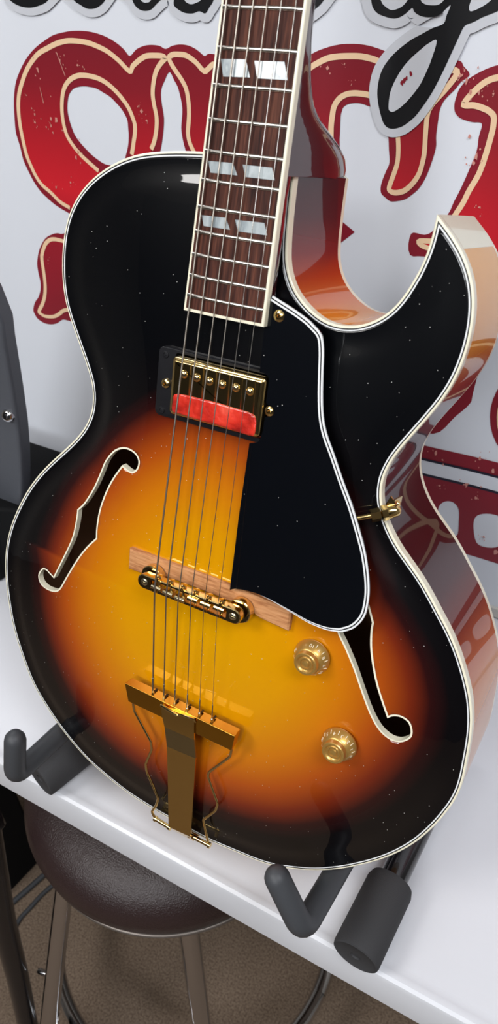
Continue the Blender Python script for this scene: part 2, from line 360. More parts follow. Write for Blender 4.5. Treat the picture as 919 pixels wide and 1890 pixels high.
# edge letters, then invented ones added for the guitar's side to reflect
ext = MB(); more = []
def blob(x0, z0, sx, sz, kind):
    S = {'o': [(0,.5),(.12,.15),(.5,0),(.88,.15),(1,.5),(.88,.85),(.5,1),(.12,.85)],
         'l': [(0,0),(.42,.03),(.40,.3),(.55,.62),(1,.6),(1,1),(.2,1),(.05,.8),(.16,.4)]}[kind]
    return [(p[0], p[1]) for p in catmull([(x0+a*sx, z0+b*sz, 0) for a, b in S], 5, True)]
foot3 = px([(790,560),(860,600),(890,640),(873,726),(867,745),(841,768),(800,800),(740,760)])
xo, zo_ = B2(905, 757)
rights = [foot3, blob(xo, zo_-62, 150, 130, 'o'), blob(205, 20, 230, 330, 'l'), blob(455, 20, 210, 330, 'l'), blob(630, 20, 150, 260, 'l'), blob(150, -72, 90, 70, 'o')]  # left l shapes added unseen to darken the cutaway's reflection
rh = [[], [blob(xo+40, zo_-32, 60, 68, 'o')], [], [], [], []]
banner_layer('maroon_lettering', rights, .5, M_maroon, holes=rh)
banner_layer('red_lettering_face', [inset(ccw(r_), 14) for r_ in rights[2:3]], .8, M_redp)
def region(L_): return px(L_)
face = []
gi = g_tan1[:40]+[(275,300),(262,340)]
# red gradient faces bounded by the tan lines
f1 = [q for q in g_tan1]+[(262,335),(244,330),(244,285)]+g_tan2[::-1][1:]+[(200,330),(215,400),(160,400)]
f2 = r_tan1[::-1]+[(380,330),(480,340),(600,330)]+r_tan3+[(734,190)]+r_tan2[::-1]
f3 = r_tan4
banner_layer('red_lettering_face', [px(f1, sm=False), px(f2, sm=False), px(f3, sm=False), px(t_tan+[(870,520),(960,470),(985,330)], sm=False), px(j_tan, sm=False)], .8, M_redp)
lines_ = [px(P, 4, False) for P in (g_tan1, g_tan2, r_tan1, r_tan2, r_tan3, r_tan4, t_tan, j_tan)]
for r_ in rights[1:3]:
    q = inset(ccw(r_), 9); lines_.append(q+[q[0]])
for P in lines_:
    lm_ = MB(); ribbon2(lm_, P, 4.6, 1.1); lm_.build('tan_letter_outline', M_tan, ban)
# red block with a white stripe at the bottom
zt_ = B2(850, 836)[1]; xl = -40
def rect(x0, x1, z0, z1): return [(x0, z0), (x1, z0), (x1, z1), (x0, z1)]
def stripe_z(pa): return B2(*pa)[1]
z1, z2, z3 = stripe_z((855, 838)), stripe_z((855, 866)), stripe_z((855, 890))
zb = B2(900, 1034)[1]
blk = rect(xl, 760, zb, z1)
h1 = px([(808,958),(810,935),(822,925),(837,927),(847,940),(847,962),(845,985),(835,992),(818,990),(809,978)], 3)
h2 = px([(874,975),(876,957),(886,949),(905,948),(925,955),(932,975),(930,1000),(915,1010),(893,1009),(879,1000)], 3)
cxh = sum(p[0] for p in h2)/len(h2)-sum(p[0] for p in h1)/len(h1)
h3 = [[(x+cxh*k, z) for x, z in h2] for k in range(1, 10)]
h0_ = [(x-cxh, z) for x, z in h1]
hs = [h for h in [h0_, h1, h2]+h3 if max(p[0] for p in h) < 750 and min(p[0] for p in h) > xl+5]
banner_layer('maroon_block', [blk], .5, M_maroon, holes=[hs])
banner_layer('white_stripe', [rect(xl, 760, z3, z2)], .8, M_ban)
banner_layer('navy_stripe_edge', [rect(xl, 760, z2, z2+3), rect(xl, 760, z3-3, z3)], .9, M_navy)
# worn flecks in the print
fl = MB()
def fleck(x, z, s, off=1.4):
    n = random.randint(5, 8); a0 = random.random()*6
    P = [BL(x+s*random.uniform(.3, 1.1)*math.cos(a0+6.283*i/n), z+s*1.4*random.uniform(.3, 1.1)*math.sin(a0+6.283*i/n), off) for i in range(n)]
    fl.add(P, [tuple(range(n))])
for q, s in (((105,222),6),((96,232),4),((72,130),4),((112,110),2.6),((118,118),2),((145,120),3),((65,210),3),((66,225),2.5),((145,280),4),((142,290),3),((132,337),2.5),((105,345),2.5),((262,205),3),((258,195),2),((272,222),2.5),((50,175),1.6),((605,125),3),((568,430),2),((850,140),3),((862,150),4),((870,168),3),((885,170),3),((912,172),2.5),((880,290),5),((875,300),3),((886,382),2.5),((805,835),5),((886,845),4),((910,868),5),((812,895),3),((862,893),5),((880,918),4),((893,990),3),((915,1018),6),((75,470),2),((90,480),2),((650,155),1.6),((637,118),1.6)):
    c_ = B2(*q); fleck(*c_, s*.55)
    for _ in range(4): fleck(c_[0]+random.gauss(0, 1)*s*1.3, c_[1]+random.gauss(0, 1)*s*1.6, s*random.uniform(.12, .32))
for q in ((105,95,122,140),(75,160,82,190)):
    a = B2(q[0], q[1]); b = B2(q[2], q[3]); fl.add([BL(a[0]-.3, a[1], 1.4), BL(a[0]+.3, a[1], 1.4), BL(b[0]+.5, b[1], 1.4), BL(b[0]-.5, b[1], 1.4)], [(0, 1, 2, 3)])
for _ in range(30): fleck(random.uniform(180, 700), random.choice([random.uniform(zb+5, z3-5), random.uniform(40, 250)]), random.uniform(1.5, 4))
fl.build('worn_flecks', M_flake, ban)['kind'] = 'stuff'
# black script
y_out = [(689,-30),(687,0),(692,17),(704.5,27),(728,33.5),(745,28),(758,17),(763,14),(767,22),(779,29),(796,31),(812,27),(833,8),(826,27),(820,43),(800,51),(779,62.5),(763,71),(747.5,82),(731,96),(716,113),(706,130),(700.6,148),(698,166),(698.7,183.6),(702,202),(706.5,218.7),(710,227),(716,234),(724,236.5),(732,236),(744,232),(755,224.6),(768,213),(779,199),(791,182),(802,164),(814,141),(825.6,117),(837,92),(849,66),(859,47),(875,40),(892,31),(925,17),(960,-10),(960,-60),(760,-60)]
y_h = [(808,74),(793,79),(779,90),(762,105),(747.5,121),(734,142),(724,164),(720,182),(719,199),(722,204),(728,205),(741,197),(755,183.6),(768,168),(779,152),(789,131),(798,109)]
y_c = [(872,20),(868,10),(878,-12),(900,-30),(915,-12),(900,6)]
a_h1 = [(704,-20),(706,2),(713,11),(724,17.6),(737,15),(747.5,8),(756,-4),(764,-25)]
a_h2 = [(777,-20),(779,0),(783,5),(790,8),(801,9),(810,8),(818,3),(826,-8),(836,-25)]
l1 = [(15,-30),(18,-6),(26,4),(40,11),(57,13.5),(74,10),(91,0),(106,-30)]
l2 = [(118,-30),(139,0),(150,8),(160,14),(169,16),(182,13),(196,0),(205,-30)]
l3 = [(236,-30),(247,0),(252,10),(260,17),(270,19.5),(281,17),(290,8),(305,-5),(322,-6),(323,8),(330,16),(343,23),(358,24),(370,20),(381,24),(389,12),(396,0),(400,-30)]
l3h = [(262,-25),(262,-3),(267,3),(273,4),(281,0),(290,-25)]
l3k = [(340,-25),(343,-2),(349,5),(357,7),(366,4),(374,-2),(380,-25)]
l4 = [(552,-30),(552,26),(562,26.5),(572,24),(586,14),(599,0),(612,-30)]
sc_ = [px(P) for P in (y_out, l1, l2, l3, l4)]
halo = [inset(ccw(P), -6.8) for P in sc_]
banner_layer('grey_script_halo', halo, 1.8, M_halo)
banner_layer('grey_script_halo', [px(P) for P in (y_h, a_h1, a_h2, l3h, l3k, y_c)], 2.5, M_halo)
banner_layer('black_script', sc_, 2.1, M_ink)
fl = MB()
for q in ((752,143),(760,135),(744,152),(749,147)): fleck(*B2(*q), 2.2, 2.9)
fl.build('worn_flecks', M_maroon, ban)['kind'] = 'stuff'

# ------------------------------------------------------------------ the table
ZT, YF = -290.0, -84.0
tab = empty('folding_table', W3(100, 140, -1030), None, 'white plastic folding table holding the guitar on its stand', 'table')
def TL_(x, y, z): return Vector(((x-100)/1000, (y-140)/1000, (z+1030)/1000))
def rrect(x0, x1, y0, y1, r, n=8):
    P = []
    for cx_, cy_, a0 in ((x1-r, y1-r, 0), (x0+r, y1-r, 90), (x0+r, y0+r, 180), (x1-r, y0+r, 270)):
        P += [(cx_+r*math.cos(math.radians(a0+90*i/n)), cy_+r*math.sin(math.radians(a0+90*i/n))) for i in range(n+1)]
    return P
tx0, tx1, ty0, ty1 = -800, 700, YF, 352
o1 = rrect(tx0, tx1, ty0, ty1, 30)
mb = MB(); prof = [(10, -50), (1.5, -50), (0, -48), (0, -5), (1.2, -1.8), (4, -.2), (7, 0), (9.5, -.5), (12, -1.0), (16, -1.0)]
rows = []
for d_, z_ in prof: rows.append([TL_(p.x, p.y, ZT+z_) for p in inset(o1, d_)])
mb.grid(rows, True, cap=True); mb.build('table_top', M_table, tab, angle=24)
def tleg(P, r=13): MB().tube([TL_(*p) for p in P], r/1000, 14).build('leg', M_blk, tab)
for x, ys_ in ((-770, (-40, 300)), (640, (-40, 240))):
    for y in ys_: tleg([(x, y, -338), (x, y, -1030)])
    MB().tube([TL_(x, ys_[0], -700), TL_(x, ys_[1], -700)], .011, 12).build('crossbar', M_blk, tab)
MB().tube([TL_(-760, 120, -345), TL_(630, 120, -345)], .012, 12).build('under_rail', M_blk, tab)

# ------------------------------------------------------------------ black case and grey panel at the left
c1, c2 = atz(0, 1077, ZT), atz(8, 1071, ZT)
cs = empty('equipment_case', W3(-470, 175, ZT), None, 'black case at the far left with a curved dark grey panel and two silver screws', 'case')
def CL_(x, y, z): return Vector(((x+470)/1000, (y-175)/1000, (z-ZT)/1000))
bt = [(-560, 112), (-411, 112), (-409, 128), (-180, 215), (-180, 262), (-560, 262)]
MB().prism([CL_(x, y, ZT+.5) for x, y in bt], [CL_(x, y, -178) for x, y in bt]).build('case_body', M_case, cs, bevel=.004)
pn = [(-20,540),(4,600),(9,640),(16,680),(23,720),(30,765),(35,800),(38.5,840),(40,880),(40,912),(38,938),(37,965),(20,975),(-40,985)]
lo = []; hi = []
for q in pn:
    p = aty(*q, 150)
    lo.append(CL_(p[0]-8, 176, p[2])); hi.append(CL_(p[0], 150, p[2]))
e0 = aty(-60, 985, 150); e1 = aty(-60, 520, 150)
for e in (e0, e1): lo.append(CL_(e[0], 176, e[2])); hi.append(CL_(e[0], 150, e[2]))
pnl = MB().prism(lo, hi).build('side_panel', M_grey, cs, bevel=.005, seg=3)
for q in ((15, 767), (20, 946)):
    p = aty(*q, 148); s_ = MB()
    s_.lathe([(.0, .0062), (.002, .0060), (.0024, .0042), (.0042, .0042), (.0062, .003), (.0074, .0005), (.0074, -.004)], CL_(p[0], 148, p[2]), (0.25, -1, .35), 28)
    s_.build('screw', M_chrome, cs)

# ------------------------------------------------------------------ the stool
SX, SY = -152, 82
st = empty('stool', W3(SX, SY, -1030), None, 'round stool with dark brown leather seat and chrome legs below the table edge', 'stool')
def SL_(x, y, z): return Vector(((x-SX)/1000, (y-SY)/1000, (z+1030)/1000))
prof = [(0, -436), (60, -437), (110, -441), (145, -449), (168, -461), (181, -477), (186, -495), (184, -512), (177, -526), (170, -532)]
MB().lathe([(r_/1000, 0+(z+1030)/1000) for r_, z in prof], (0, 0, 0), n=96).build('seat_cushion', M_leather, st)
MB().lathe([(r_/1000, (z+1030)/1000) for r_, z in ((0, -548), (158, -548), (170, -540), (172, -532), (168, -528))], (0, 0, 0), n=96).build('seat_pan', mat('grey_seam', (120, 112, 106), .4, .6), st)
MB().tube([((178*math.cos(t))/1000, (178*math.sin(t))/1000, (-530+1030)/1000) for t in np.linspace(0, 2*math.pi, 97)], .0028, 10, cap=False).build('seam_piping', bpy.data.materials['grey_seam'], st)
def leg(a, b, c):
    P = catmull([a, b, c], 6); m_ = MB().tube([SL_(*p) for p in P], .0125, 20).build('leg', M_chrome, st)
    f = MB(); f.lathe([(0, 0), (.017, 0), (.017, .012), (.0145, .02), (.0145, .03)], SL_(c[0], c[1], -1030), n=20); f.build('rubber_foot', M_rub, m_)
pR = atz(345, 1690, -545); qR = atz(372, 1890, -770); pLg = np.array([SX-82, SY-122, -545]); qL = atz(101, 1790, -735)
def ext_(p, q, z): t = (z-p[2])/(q[2]-p[2]); return p+(q-p)*t
leg(pR, ext_(pR, qR, -800), ext_(pR, qR, -1022)); leg(pLg, ext_(pLg, qL, -740), ext_(pLg, qL, -1022))
for s_ in ((pR, ext_(pR, qR, -1022)), (pLg, ext_(pLg, qL, -860))):
    a = np.array([2*SX-s_[0][0], 2*SY-s_[0][1], -545]); c = np.array([2*SX-s_[1][0], 2*SY-s_[1][1], -1022]); leg(a, (a+c)/2, c)
rg = MB(); rg.tube([SL_(SX+220*math.cos(t)-3, SY+220*math.sin(t)-4, -905) for t in np.linspace(0, 2*math.pi, 73)], .011, 16, cap=False); rg.build('foot_ring', M_chrome, st)
bl = atz(85, 1795, -770)
MB().tube([SL_(bl[0]+12, bl[1], bl[2]), SL_(bl[0]-9, bl[1]-3, bl[2])], .004, 12, rnd=True).build('bolt', M_chrome, st)

f0, f1 = atz(8, 1660, -1030), atz(52, 1613, -1030)
dv = (f1-f0)/np.linalg.norm(f1-f0); nv = np.array([-dv[1], dv[0], 0])
fc = empty('storage_case', W3(f0[0], f0[1], -1030), None, 'black case standing on the floor left of the stool under the table', 'case')
cn = [f0-dv*2, f1+dv*40, f1+dv*40+nv*240, f0-dv*2+nv*240]
def fcl(p, z): return Vector(((p[0]-f0[0])/1000, (p[1]-f0[1])/1000, z/1000))
MB().prism([fcl(p, 0) for p in cn], [fcl(p, 430) for p in cn]).build('case_body', M_case, fc, bevel=.006)
MB().prism([fcl(p+(p-(cn[0]+cn[2])/2)*.02, 430.5) for p in cn], [fcl(p+(p-(cn[0]+cn[2])/2)*.02, 455) for p in cn]).build('case_lid', M_case, fc, bevel=.006)

# black floor stand leg at the lower left, and cables on the carpet
p0 = atz(-18, 1560, -500); p1 = atz(6, 1700, -640); p2 = atz(32, 1800, -760); p3 = atz(52, 1895, -860)
d_ = (p3-p2); p4 = p3+d_*(1018-860)/(760-860+0.0) if False else np.array([p3[0]+30, p3[1]-20, -1022])
fs = empty('floor_stand', W3(p4[0], p4[1], -1030), None, 'black steel stand leg at the lower left corner beside the stool', 'stand')
def FL_(p): return W3(*p)-W3(p4[0], p4[1], -1030)
top_ = p0+(p0-p1)*.3
MB().tube([FL_(p) for p in (top_, p0, p1, p2, p3, p4)], [.016, .016, .016, .015, .014, .013], 16).build('upright', M_blk, fs)
k_ = MB(); k_.lathe([(0, 0), (.014, 0), (.014, .01), (.01, .02)], (0, 0, 0), n=20); k_.build('rubber_foot', M_rub, fs)
MB().box(FL_(top_), (.03, .03, .04)).build('collar', M_blk, fs, bevel=.004)
def cable(P, r, label):
    pts = [W3(*(atz(*q, -1030+r))) for q in P]; b = pts[0].copy(); pts = catmull([p-b for p in pts], 6)
    o = MB().tube(pts, r/1000, 10).build('cable', M_rub, None); o.location = b; return tag(o, label, 'cable')
cable([(-30, 1712), (5, 1682), (30, 1660), (62, 1632), (110, 1590), (180, 1540)], 5, 'upper black cable lying on the brown carpet behind the stool leg')
cable([(-30, 1782), (5, 1752), (34, 1700), (55, 1676), (90, 1640), (160, 1590)], 4, 'lower curved black cable on the brown carpet left of the stool leg')

# ------------------------------------------------------------------ the guitar stand
gs = empty('guitar_stand', W3(5, 60, ZT), None, 'black tubular guitar stand with foam feet and rubber arms on the white table', 'guitar stand')
def GW(p): return Vector(((p[0]-5)/1000, (p[1]-60)/1000, (p[2]-ZT)/1000))
def g2w(u, v, h): return np.array([u, SL*v-CL*h, CL*v+SL*h])
RF, RT = 19.8, 12
fa = [atz(*q, ZT+20.1) for q in ((655, 1767), (713, 1648), (72, 1438), (124, 1397))]
for a, b, sgn in ((fa[0], fa[1], 1), (fa[2], fa[3], -1)):
    z = ZT+RF+.3; d = Vector((b[0]-a[0], b[1]-a[1], 0)).normalized()
    A_ = Vector((a[0], a[1], z)); E_ = A_+d*72; T_ = A_+d*(230 if sgn > 0 else 215)
    tb = MB().tube([GW(A_+d*10), GW(T_)], RT/1000, 24).build('base_tube', M_blk, gs)
    s_ = MB(); ax = d
    s_.lathe([(0, .0022), (.004, .0022), (.0045, .0008), (.0172, .0006), (.018, 0), (.0193, .0008), (RF/1000, .003), (RF/1000, .064), (.0183, .069), (RT/1000, .070)], GW(A_), ax, 40)
    s_.build('foam_foot', M_foam, gs)
def arm(pts, name):
    P = [Vector(p) for p in pts]
    return MB().tube([GW(g2w(*p)) for p in P], .0095, 20, rnd=True).build(name, M_rub, gs)
def bendpts(a, b, c, r=12):
    a, b, c = Vector(a), Vector(b), Vector(c); u1 = (a-b).normalized(); u2 = (c-b).normalized()
    return [a]+[(b+u1*r)*(1-t)**2+b*2*t*(1-t)+(b+u2*r)*t*t for t in np.linspace(0, 1, 8)]+[c]
cR = G(558, 1716, 48); tR = G(514, 1617, 50)
arm(bendpts((*tR, 52), (*cR, 48), (134, -220.5, -95)), 'support_arm')
cL = G(27, 1432, 42); tL = G(28, 1366, 44)
arm(bendpts((*tL, 44), (*cL, 42), (-147, -214, -95)), 'support_arm')
for s_ in (1, -1):
    x = 134 if s_ > 0 else -147
    a = g2w(x, -220.5 if s_ > 0 else -214, -95); b = g2w(x*.95, -150, -108); c = g2w(x*.62, -30, -110); e = g2w(x*.3, 40, -112)
    foot = (170, 120, ZT+20) if s_ > 0 else (-100, 100, ZT+20)
    MB().tube([GW(foot), GW(a+(b-a)*.1), GW(b), GW(c), GW(e)], .0095, 16).build('upright', M_blk, gs)
MB().tube([GW((172, 130, ZT+20)), GW((-92, 112, ZT+20))], .0095, 16).build('crossbar', M_blk, gs)

# ------------------------------------------------------------------ the guitar
gt = empty('archtop_guitar', W3(*g2w(*BASE)), (math.radians(90)-LEAN, 0, 0), 'sunburst hollow-body archtop guitar with gold hardware leaning on the stand', 'guitar')
OUT_A = [(-37.1,279.8),(-49.1,279.1),(-61,278),(-73,276.4),(-84.7,274.1),(-96.1,270.4),(-107,265.3),(-117.2,259),(-126.5,251.4),(-134.4,242.3),(-140.4,231.9),(-144.1,220.6),(-145.9,208.7),(-146.2,196.6),(-145.2,184.6),(-142.6,172.9),(-138.2,161.9),(-132.7,151.2),(-127,140.6),(-121.4,129.9),(-116.7,118.8),(-114.8,107.1),(-116.3,95.2),(-121,84.1),(-127.9,74.2),(-135.8,65.2),(-144.1,56.5),(-152.5,47.8),(-160.5,39),(-168.1,29.7),(-175.1,19.9),(-181.4,9.7),(-187.1,-0.9),(-192.3,-11.7),(-196.8,-22.8),(-200.3,-34.3),(-202.7,-46.1),(-203.9,-58),(-204,-70),(-203.1,-82),(-201.5,-93.9),(-199.4,-105.7),(-196.7,-117.4),(-193.1,-128.8),(-188.7,-140),(-183.8,-151),(-178.5,-161.8),(-172.5,-172.1),(-165.2,-181.6),(-157,-190.3),(-148.3,-198.7),(-139.2,-206.4),(-129.5,-213.6),(-119.5,-220.2),(-109,-226),(-98,-230.6),(-86.5,-234.4),(-75,-237.7),(-63.3,-240.5),(-51.5,-242.4),(-39.5,-243.6),(-27.5,-244.3),(-15.5,-244.7),(-3.5,-245.1),(8.5,-245.6),(20.5,-245.7),(32.4,-244.9),(44.3,-243.4),(56.3,-241.9),(68.2,-240.3),(79.9,-237.8),(91.1,-233.8),(102,-228.7),(112.7,-223.1),(122.9,-216.8),(132.6,-209.7),(141.8,-202.1),(150.6,-193.9),(159.1,-185.4),(167.1,-176.4),(174.5,-167),(181.2,-157.1),(187.2,-146.7),(192.3,-135.8),(196.7,-124.6),(200.4,-113.2),(203.5,-101.6),(205.2,-89.8),(205.4,-77.8),(204.6,-65.9),(203.7,-53.9),(202.3,-41.9),(199.9,-30.2),(196.4,-18.7),(191.6,-7.7),(186.1,3),(179.9,13.3),(172.9,23),(165.2,32.2),(157.5,41.4),(149.4,50.3),(140.7,58.4),(131.9,66.4),(124,75.4),(117.5,85.7),(113.3,96.9),(112.5,108.8),(115.2,120.5),(120.1,131.5),(125.9,142.1),(131.7,152.7),(137.1,163.4),(141.4,174.6),(144.1,186.3),(145.3,198.2),(145,210.3),(143,222.2),(138.9,233.4),(132.5,243.7),(124.5,252.6),(115.6,260.4)]
OUT_I = [(113.3,262.3),(113.1,256.2),(112.8,250.2),(112.1,244.1),(110.9,238.2),(109.3,232.3),(107.2,226.6),(104.9,221),(102.2,215.6),(98.9,210.5),(94.9,206),(90.2,202.1),(85,199),(79.4,196.6),(73.5,195.2),(67.5,194.6),(61.5,195),(55.6,196.5),(50.1,199),(44.9,202.1),(40.1,205.9),(35.9,210.2),(32.5,215.2),(29.9,220.7),(28.2,226.4),(27.3,232.4),(26.7,238.5),(26.4,244.6),(26.1,250.7),(25.9,256.7),(25.8,262.8),(25.7,268.9),(25.6,275)]
NA = catmull([(x, y, 0) for x, y in OUT_A], 3); NI = catmull([(x, y, 0) for x, y in OUT_I], 2)
ring0 = [(p.x, p.y) for p in NA[:-1]]; iTip = len(ring0); ring0 += [(p.x, p.y) for p in NI]
# ring0 goes from the bass neck joint round the bottom to the horn tip, then the cutaway to the neck
neckpts = [(x, 279.5) for x in (18, 8, -2, -12, -22, -31)]
OUT = ring0+neckpts; iNeck = len(ring0)
assert area2(OUT) > 0
OUT = [Vector(p) for p in OUT]; N = len(OUT)
DEP = 84.0
# arch height: membrane over the outline
gx0, gy0, gs_ = -215.0, -252.0, 2.5; nx, ny = int(430/gs_)+1, int(540/gs_)+1
X, Y = np.meshgrid(gx0+gs_*np.arange(nx), gy0+gs_*np.arange(ny)); IN = inpoly(X.ravel(), Y.ravel(), OUT).reshape(X.shape)
phi = np.where(IN, 1.0, 0.0)*3000; om = 1.965; par = (np.add.outer(np.arange(ny), np.arange(nx)) % 2).astype(bool)
for it in range(700):
    for c_ in (par, ~par):
        s4 = np.zeros_like(phi); s4[1:-1, 1:-1] = phi[2:, 1:-1]+phi[:-2, 1:-1]+phi[1:-1, 2:]+phi[1:-1, :-2]
        new = (s4+gs_*gs_)/4; phi = np.where(IN & c_, phi+om*(new-phi), phi)
phi /= phi.max(); hh = np.clip(phi, 0, 1)
PO = np.array([(p.x, p.y) for p in OUT]); DD = np.full(X.size, 1e9); xf, yf = X.ravel(), Y.ravel()
for k_ in range(len(PO)):
    a_, b_ = PO[k_], PO[(k_+1) % len(PO)]; ab = b_-a_; t_ = np.clip(((xf-a_[0])*ab[0]+(yf-a_[1])*ab[1])/max(1e-9, ab@ab), 0, 1)
    DD = np.minimum(DD, np.hypot(xf-a_[0]-ab[0]*t_, yf-a_[1]-ab[1]*t_))
DD = np.clip((DD.reshape(X.shape)-3.2)/18, 0, 1); DD = DD*DD*(3-2*DD)
HT = 15.0*(3*hh**1.2-0.95*hh**2.1)/2.05*DD*IN
def arch(u, v):
    a = (u-gx0)/gs_; b = (v-gy0)/gs_; i = int(max(1, min(nx-3, math.floor(a)))); j = int(max(1, min(ny-3, math.floor(b)))); a -= i; b -= j
    def cw(t): return (-.5*t+t*t-.5*t**3, 1-2.5*t*t+1.5*t**3, .5*t+2*t*t-1.5*t**3, -.5*t*t+.5*t**3)
    wa, wb = cw(a), cw(b)
    return max(0.0, float(sum(wb[q]*sum(wa[p]*HT[j+q-1, i+p-1] for p in range(4)) for q in range(4))))
# sound holes
LF = [(78.3,1049.9),(71.4,1062),(74.9,1076),(85.3,1086.4),(101,1091.6),(111.4,1086.4),(123.6,1065.5),(142.8,1034),(160,1011.6),(178.6,994),(179.3,975),(184.5,943.7),(195,912.3),(209,884.5),(226,860.8),(236.8,869.8),(245.5,872.3),(254,865.3),(257,851.4),(250.7,837.5),(236.8,828),(222.9,827),(209,834),(195,851.4),(186.3,872.3),(174,900),(156.7,928),(143.5,940.9),(141,961),(134,992.4),(120,1023.7),(99.2,1065.5),(91.2,1056.8),(85.3,1051)]
def onTop(q, k=4):
    h = 8
    for _ in range(k): p = G(*q, h); h = arch(*p)
    return p
def fsmooth(P, corners, k=4):
    out = []; cs_ = sorted(corners); n = len(P)
    for i, c in enumerate(cs_):
        e = cs_[(i+1) % len(cs_)]; seg = [P[j % n] for j in range(c, (e if e > c else e+n)+1)]
        out += [(p.x, p.y) for p in catmull([(a, b, 0) for a, b in seg], k)][:-1]
    return out
lf = fsmooth([onTop(q) for q in LF], [9, 14, 27, 31])
LFp = [onTop(q) for q in LF]
RFp = [onTop(q) for q in ((624,1166.6),(637,1195),(653.4,1234.4),(668,1276.9),(682.8,1316),(699,1345.4),(718.7,1363.4),(738.3,1369),(756.2,1361.7),(760,1348.7),(754.6,1332.4),(739.9,1322),(725.2,1320),(716,1323),(705.6,1293),(695.8,1260.6),(689.3,1228),(685.4,1195),(686,1165),(688.7,1149.6))]
# upper part of the right hole lies under the pickguard: the left hole's shape mirrored
mir = [(-x, y) for x, y in LFp]
RFp = RFp+[(mir[26][0]+6, mir[26][1]+2)]+[(mir[k][0]+5, mir[k][1]) for k in range(25, 10, -1)]+[(RFp[0][0]-1, RFp[0][1]+8)]
rf = fsmooth(RFp, [13, 19, len(RFp)-9, len(RFp)-1])
lf, rf = ccw(lf), ccw(rf)
# top plate
I1, I2, I3, I4 = insetc(OUT, 1.4), insetc(OUT, 2.15), insetc(OUT, 2.85), insetc(OUT, 3.0)
def cleanloop(P):
    out = []
    for p in P:
        if not out or (p-out[-1]).length > .35: out.append(p)
    return out
EX = []
for d_ in (4.1, 5.4, 6.8, 8.4, 10.2, 12.2, 14.6, 17.2):
    Q = np.array([(q.x, q.y) for q in inset(OUT, d_)]); ok_ = pdist(Q[:, 0], Q[:, 1], OUT) > d_*.985; last = None
    for q, k_ in zip(Q, ok_):
        if k_ and (last is None or np.hypot(*(q-last)) > 2.0): EX.append(q); last = q
EX = np.array(EX)
V, F = fill([tuple(p) for p in cleanloop(I3)], [lf, rf], 3.2, 1.0, EX, 15)
BR = [(-180,170),(-174,166),(-157,174),(-140,181),(-125,186),(-113,183),(-103,178),(-80,174),(-61,176),(-40,174),(-24,173),(-10,173),(0,168),(9,160),(19,148),(27,140),(42,140),(60,152),(78,162),(92,166),(105,162),(118,155),(128,150),(139,146),(152,148),(167,152),(180,160)]
ba = np.radians([a for a, b in BR]); bb = np.array([b for a, b in BR], float)
def burst(u, v):
    t = math.atan2(v+30, u-5); R = float(np.interp(t, ba, bb)); r_ = math.hypot(u-5, v+30)/R
    return min(1, .8*r_)
me = bpy.data.meshes.new('top_plate'); me.from_pydata([tuple(L(x, y, arch(x, y)-.05)) for x, y in V], [], F)
at_ = me.attributes.new('burst', 'FLOAT', 'POINT'); at_.data.foreach_set('value', [burst(x, y) for x, y in V])
bm = bmesh.new(); bm.from_mesh(me); bmesh.ops.recalc_face_normals(bm, faces=bm.faces)
if sum(f.normal.z for f in bm.faces) < 0: bmesh.ops.reverse_faces(bm, faces=bm.faces)
bm.to_mesh(me); bm.free(); me.polygons.foreach_set('use_smooth', [True]*len(me.polygons)); me.materials.append(M_top); me.materials.append(M_in)
top = bpy.data.objects.new('top_plate', me); COL.objects.link(top); top.parent = gt
so = top.modifiers.new('thickness', 'SOLIDIFY'); so.thickness = .0045; so.offset = -1; so.material_offset = 1; so.material_offset_rim = 1
# bindings
def band(name, loops, mat_, closed=True, parent=gt, sub=None):
    mb = MB(); mb.grid([[L(p[0], p[1], h) for p in lp] for lp, h in loops], closed); return mb.build(name, mat_, parent, angle=35)
def edge_ring(a, b, h=0.0): return [(inset(OUT, a) if a else OUT, h), (inset(OUT, b), h)]
bnd = band('front_binding', [(OUT, -6.2), (OUT, -.5), (insetc(OUT, .5), 0), (I1, .05)], M_cream)
band('black_purfling', [(I1, .06), (I2, .06)], M_blackp, parent=bnd)
band('white_purfling', [(I2, .06), (I4, .05)], M_white, parent=bnd)
# sides
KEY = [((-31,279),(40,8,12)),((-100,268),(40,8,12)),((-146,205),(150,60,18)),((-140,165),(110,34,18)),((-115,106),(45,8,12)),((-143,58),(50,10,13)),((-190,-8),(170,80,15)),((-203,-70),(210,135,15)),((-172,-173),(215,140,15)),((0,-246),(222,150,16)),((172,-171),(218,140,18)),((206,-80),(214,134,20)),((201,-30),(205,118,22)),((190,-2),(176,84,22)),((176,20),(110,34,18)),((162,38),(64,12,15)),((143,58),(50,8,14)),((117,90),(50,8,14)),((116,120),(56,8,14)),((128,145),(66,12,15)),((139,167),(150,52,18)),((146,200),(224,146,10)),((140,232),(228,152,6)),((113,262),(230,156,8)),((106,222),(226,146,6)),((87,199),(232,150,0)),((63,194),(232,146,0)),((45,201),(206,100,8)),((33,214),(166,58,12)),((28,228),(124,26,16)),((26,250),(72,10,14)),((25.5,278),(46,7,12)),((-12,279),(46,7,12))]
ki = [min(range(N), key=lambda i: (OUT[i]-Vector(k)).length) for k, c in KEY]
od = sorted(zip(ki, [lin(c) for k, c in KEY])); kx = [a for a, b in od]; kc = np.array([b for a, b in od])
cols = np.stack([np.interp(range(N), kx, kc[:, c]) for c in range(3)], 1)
mb = MB(); hs_ = [-6.2, -9, -20, -40, -60, -DEP+5.2]
mb.grid([[L(p.x, p.y, h) for p in OUT] for h in hs_], True); sd = mb.build('sides', M_side, gt)
mb = MB(); mb.grid([[L(p.x, p.y, h) for p in insetc(OUT, 3)] for h in (-5, -DEP+2)], True); mb.build('inner_lining', M_in, gt)
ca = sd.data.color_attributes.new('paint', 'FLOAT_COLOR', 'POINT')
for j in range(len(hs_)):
    for i in range(N): ca.data[j*N+i].color = (*cols[i], 1)
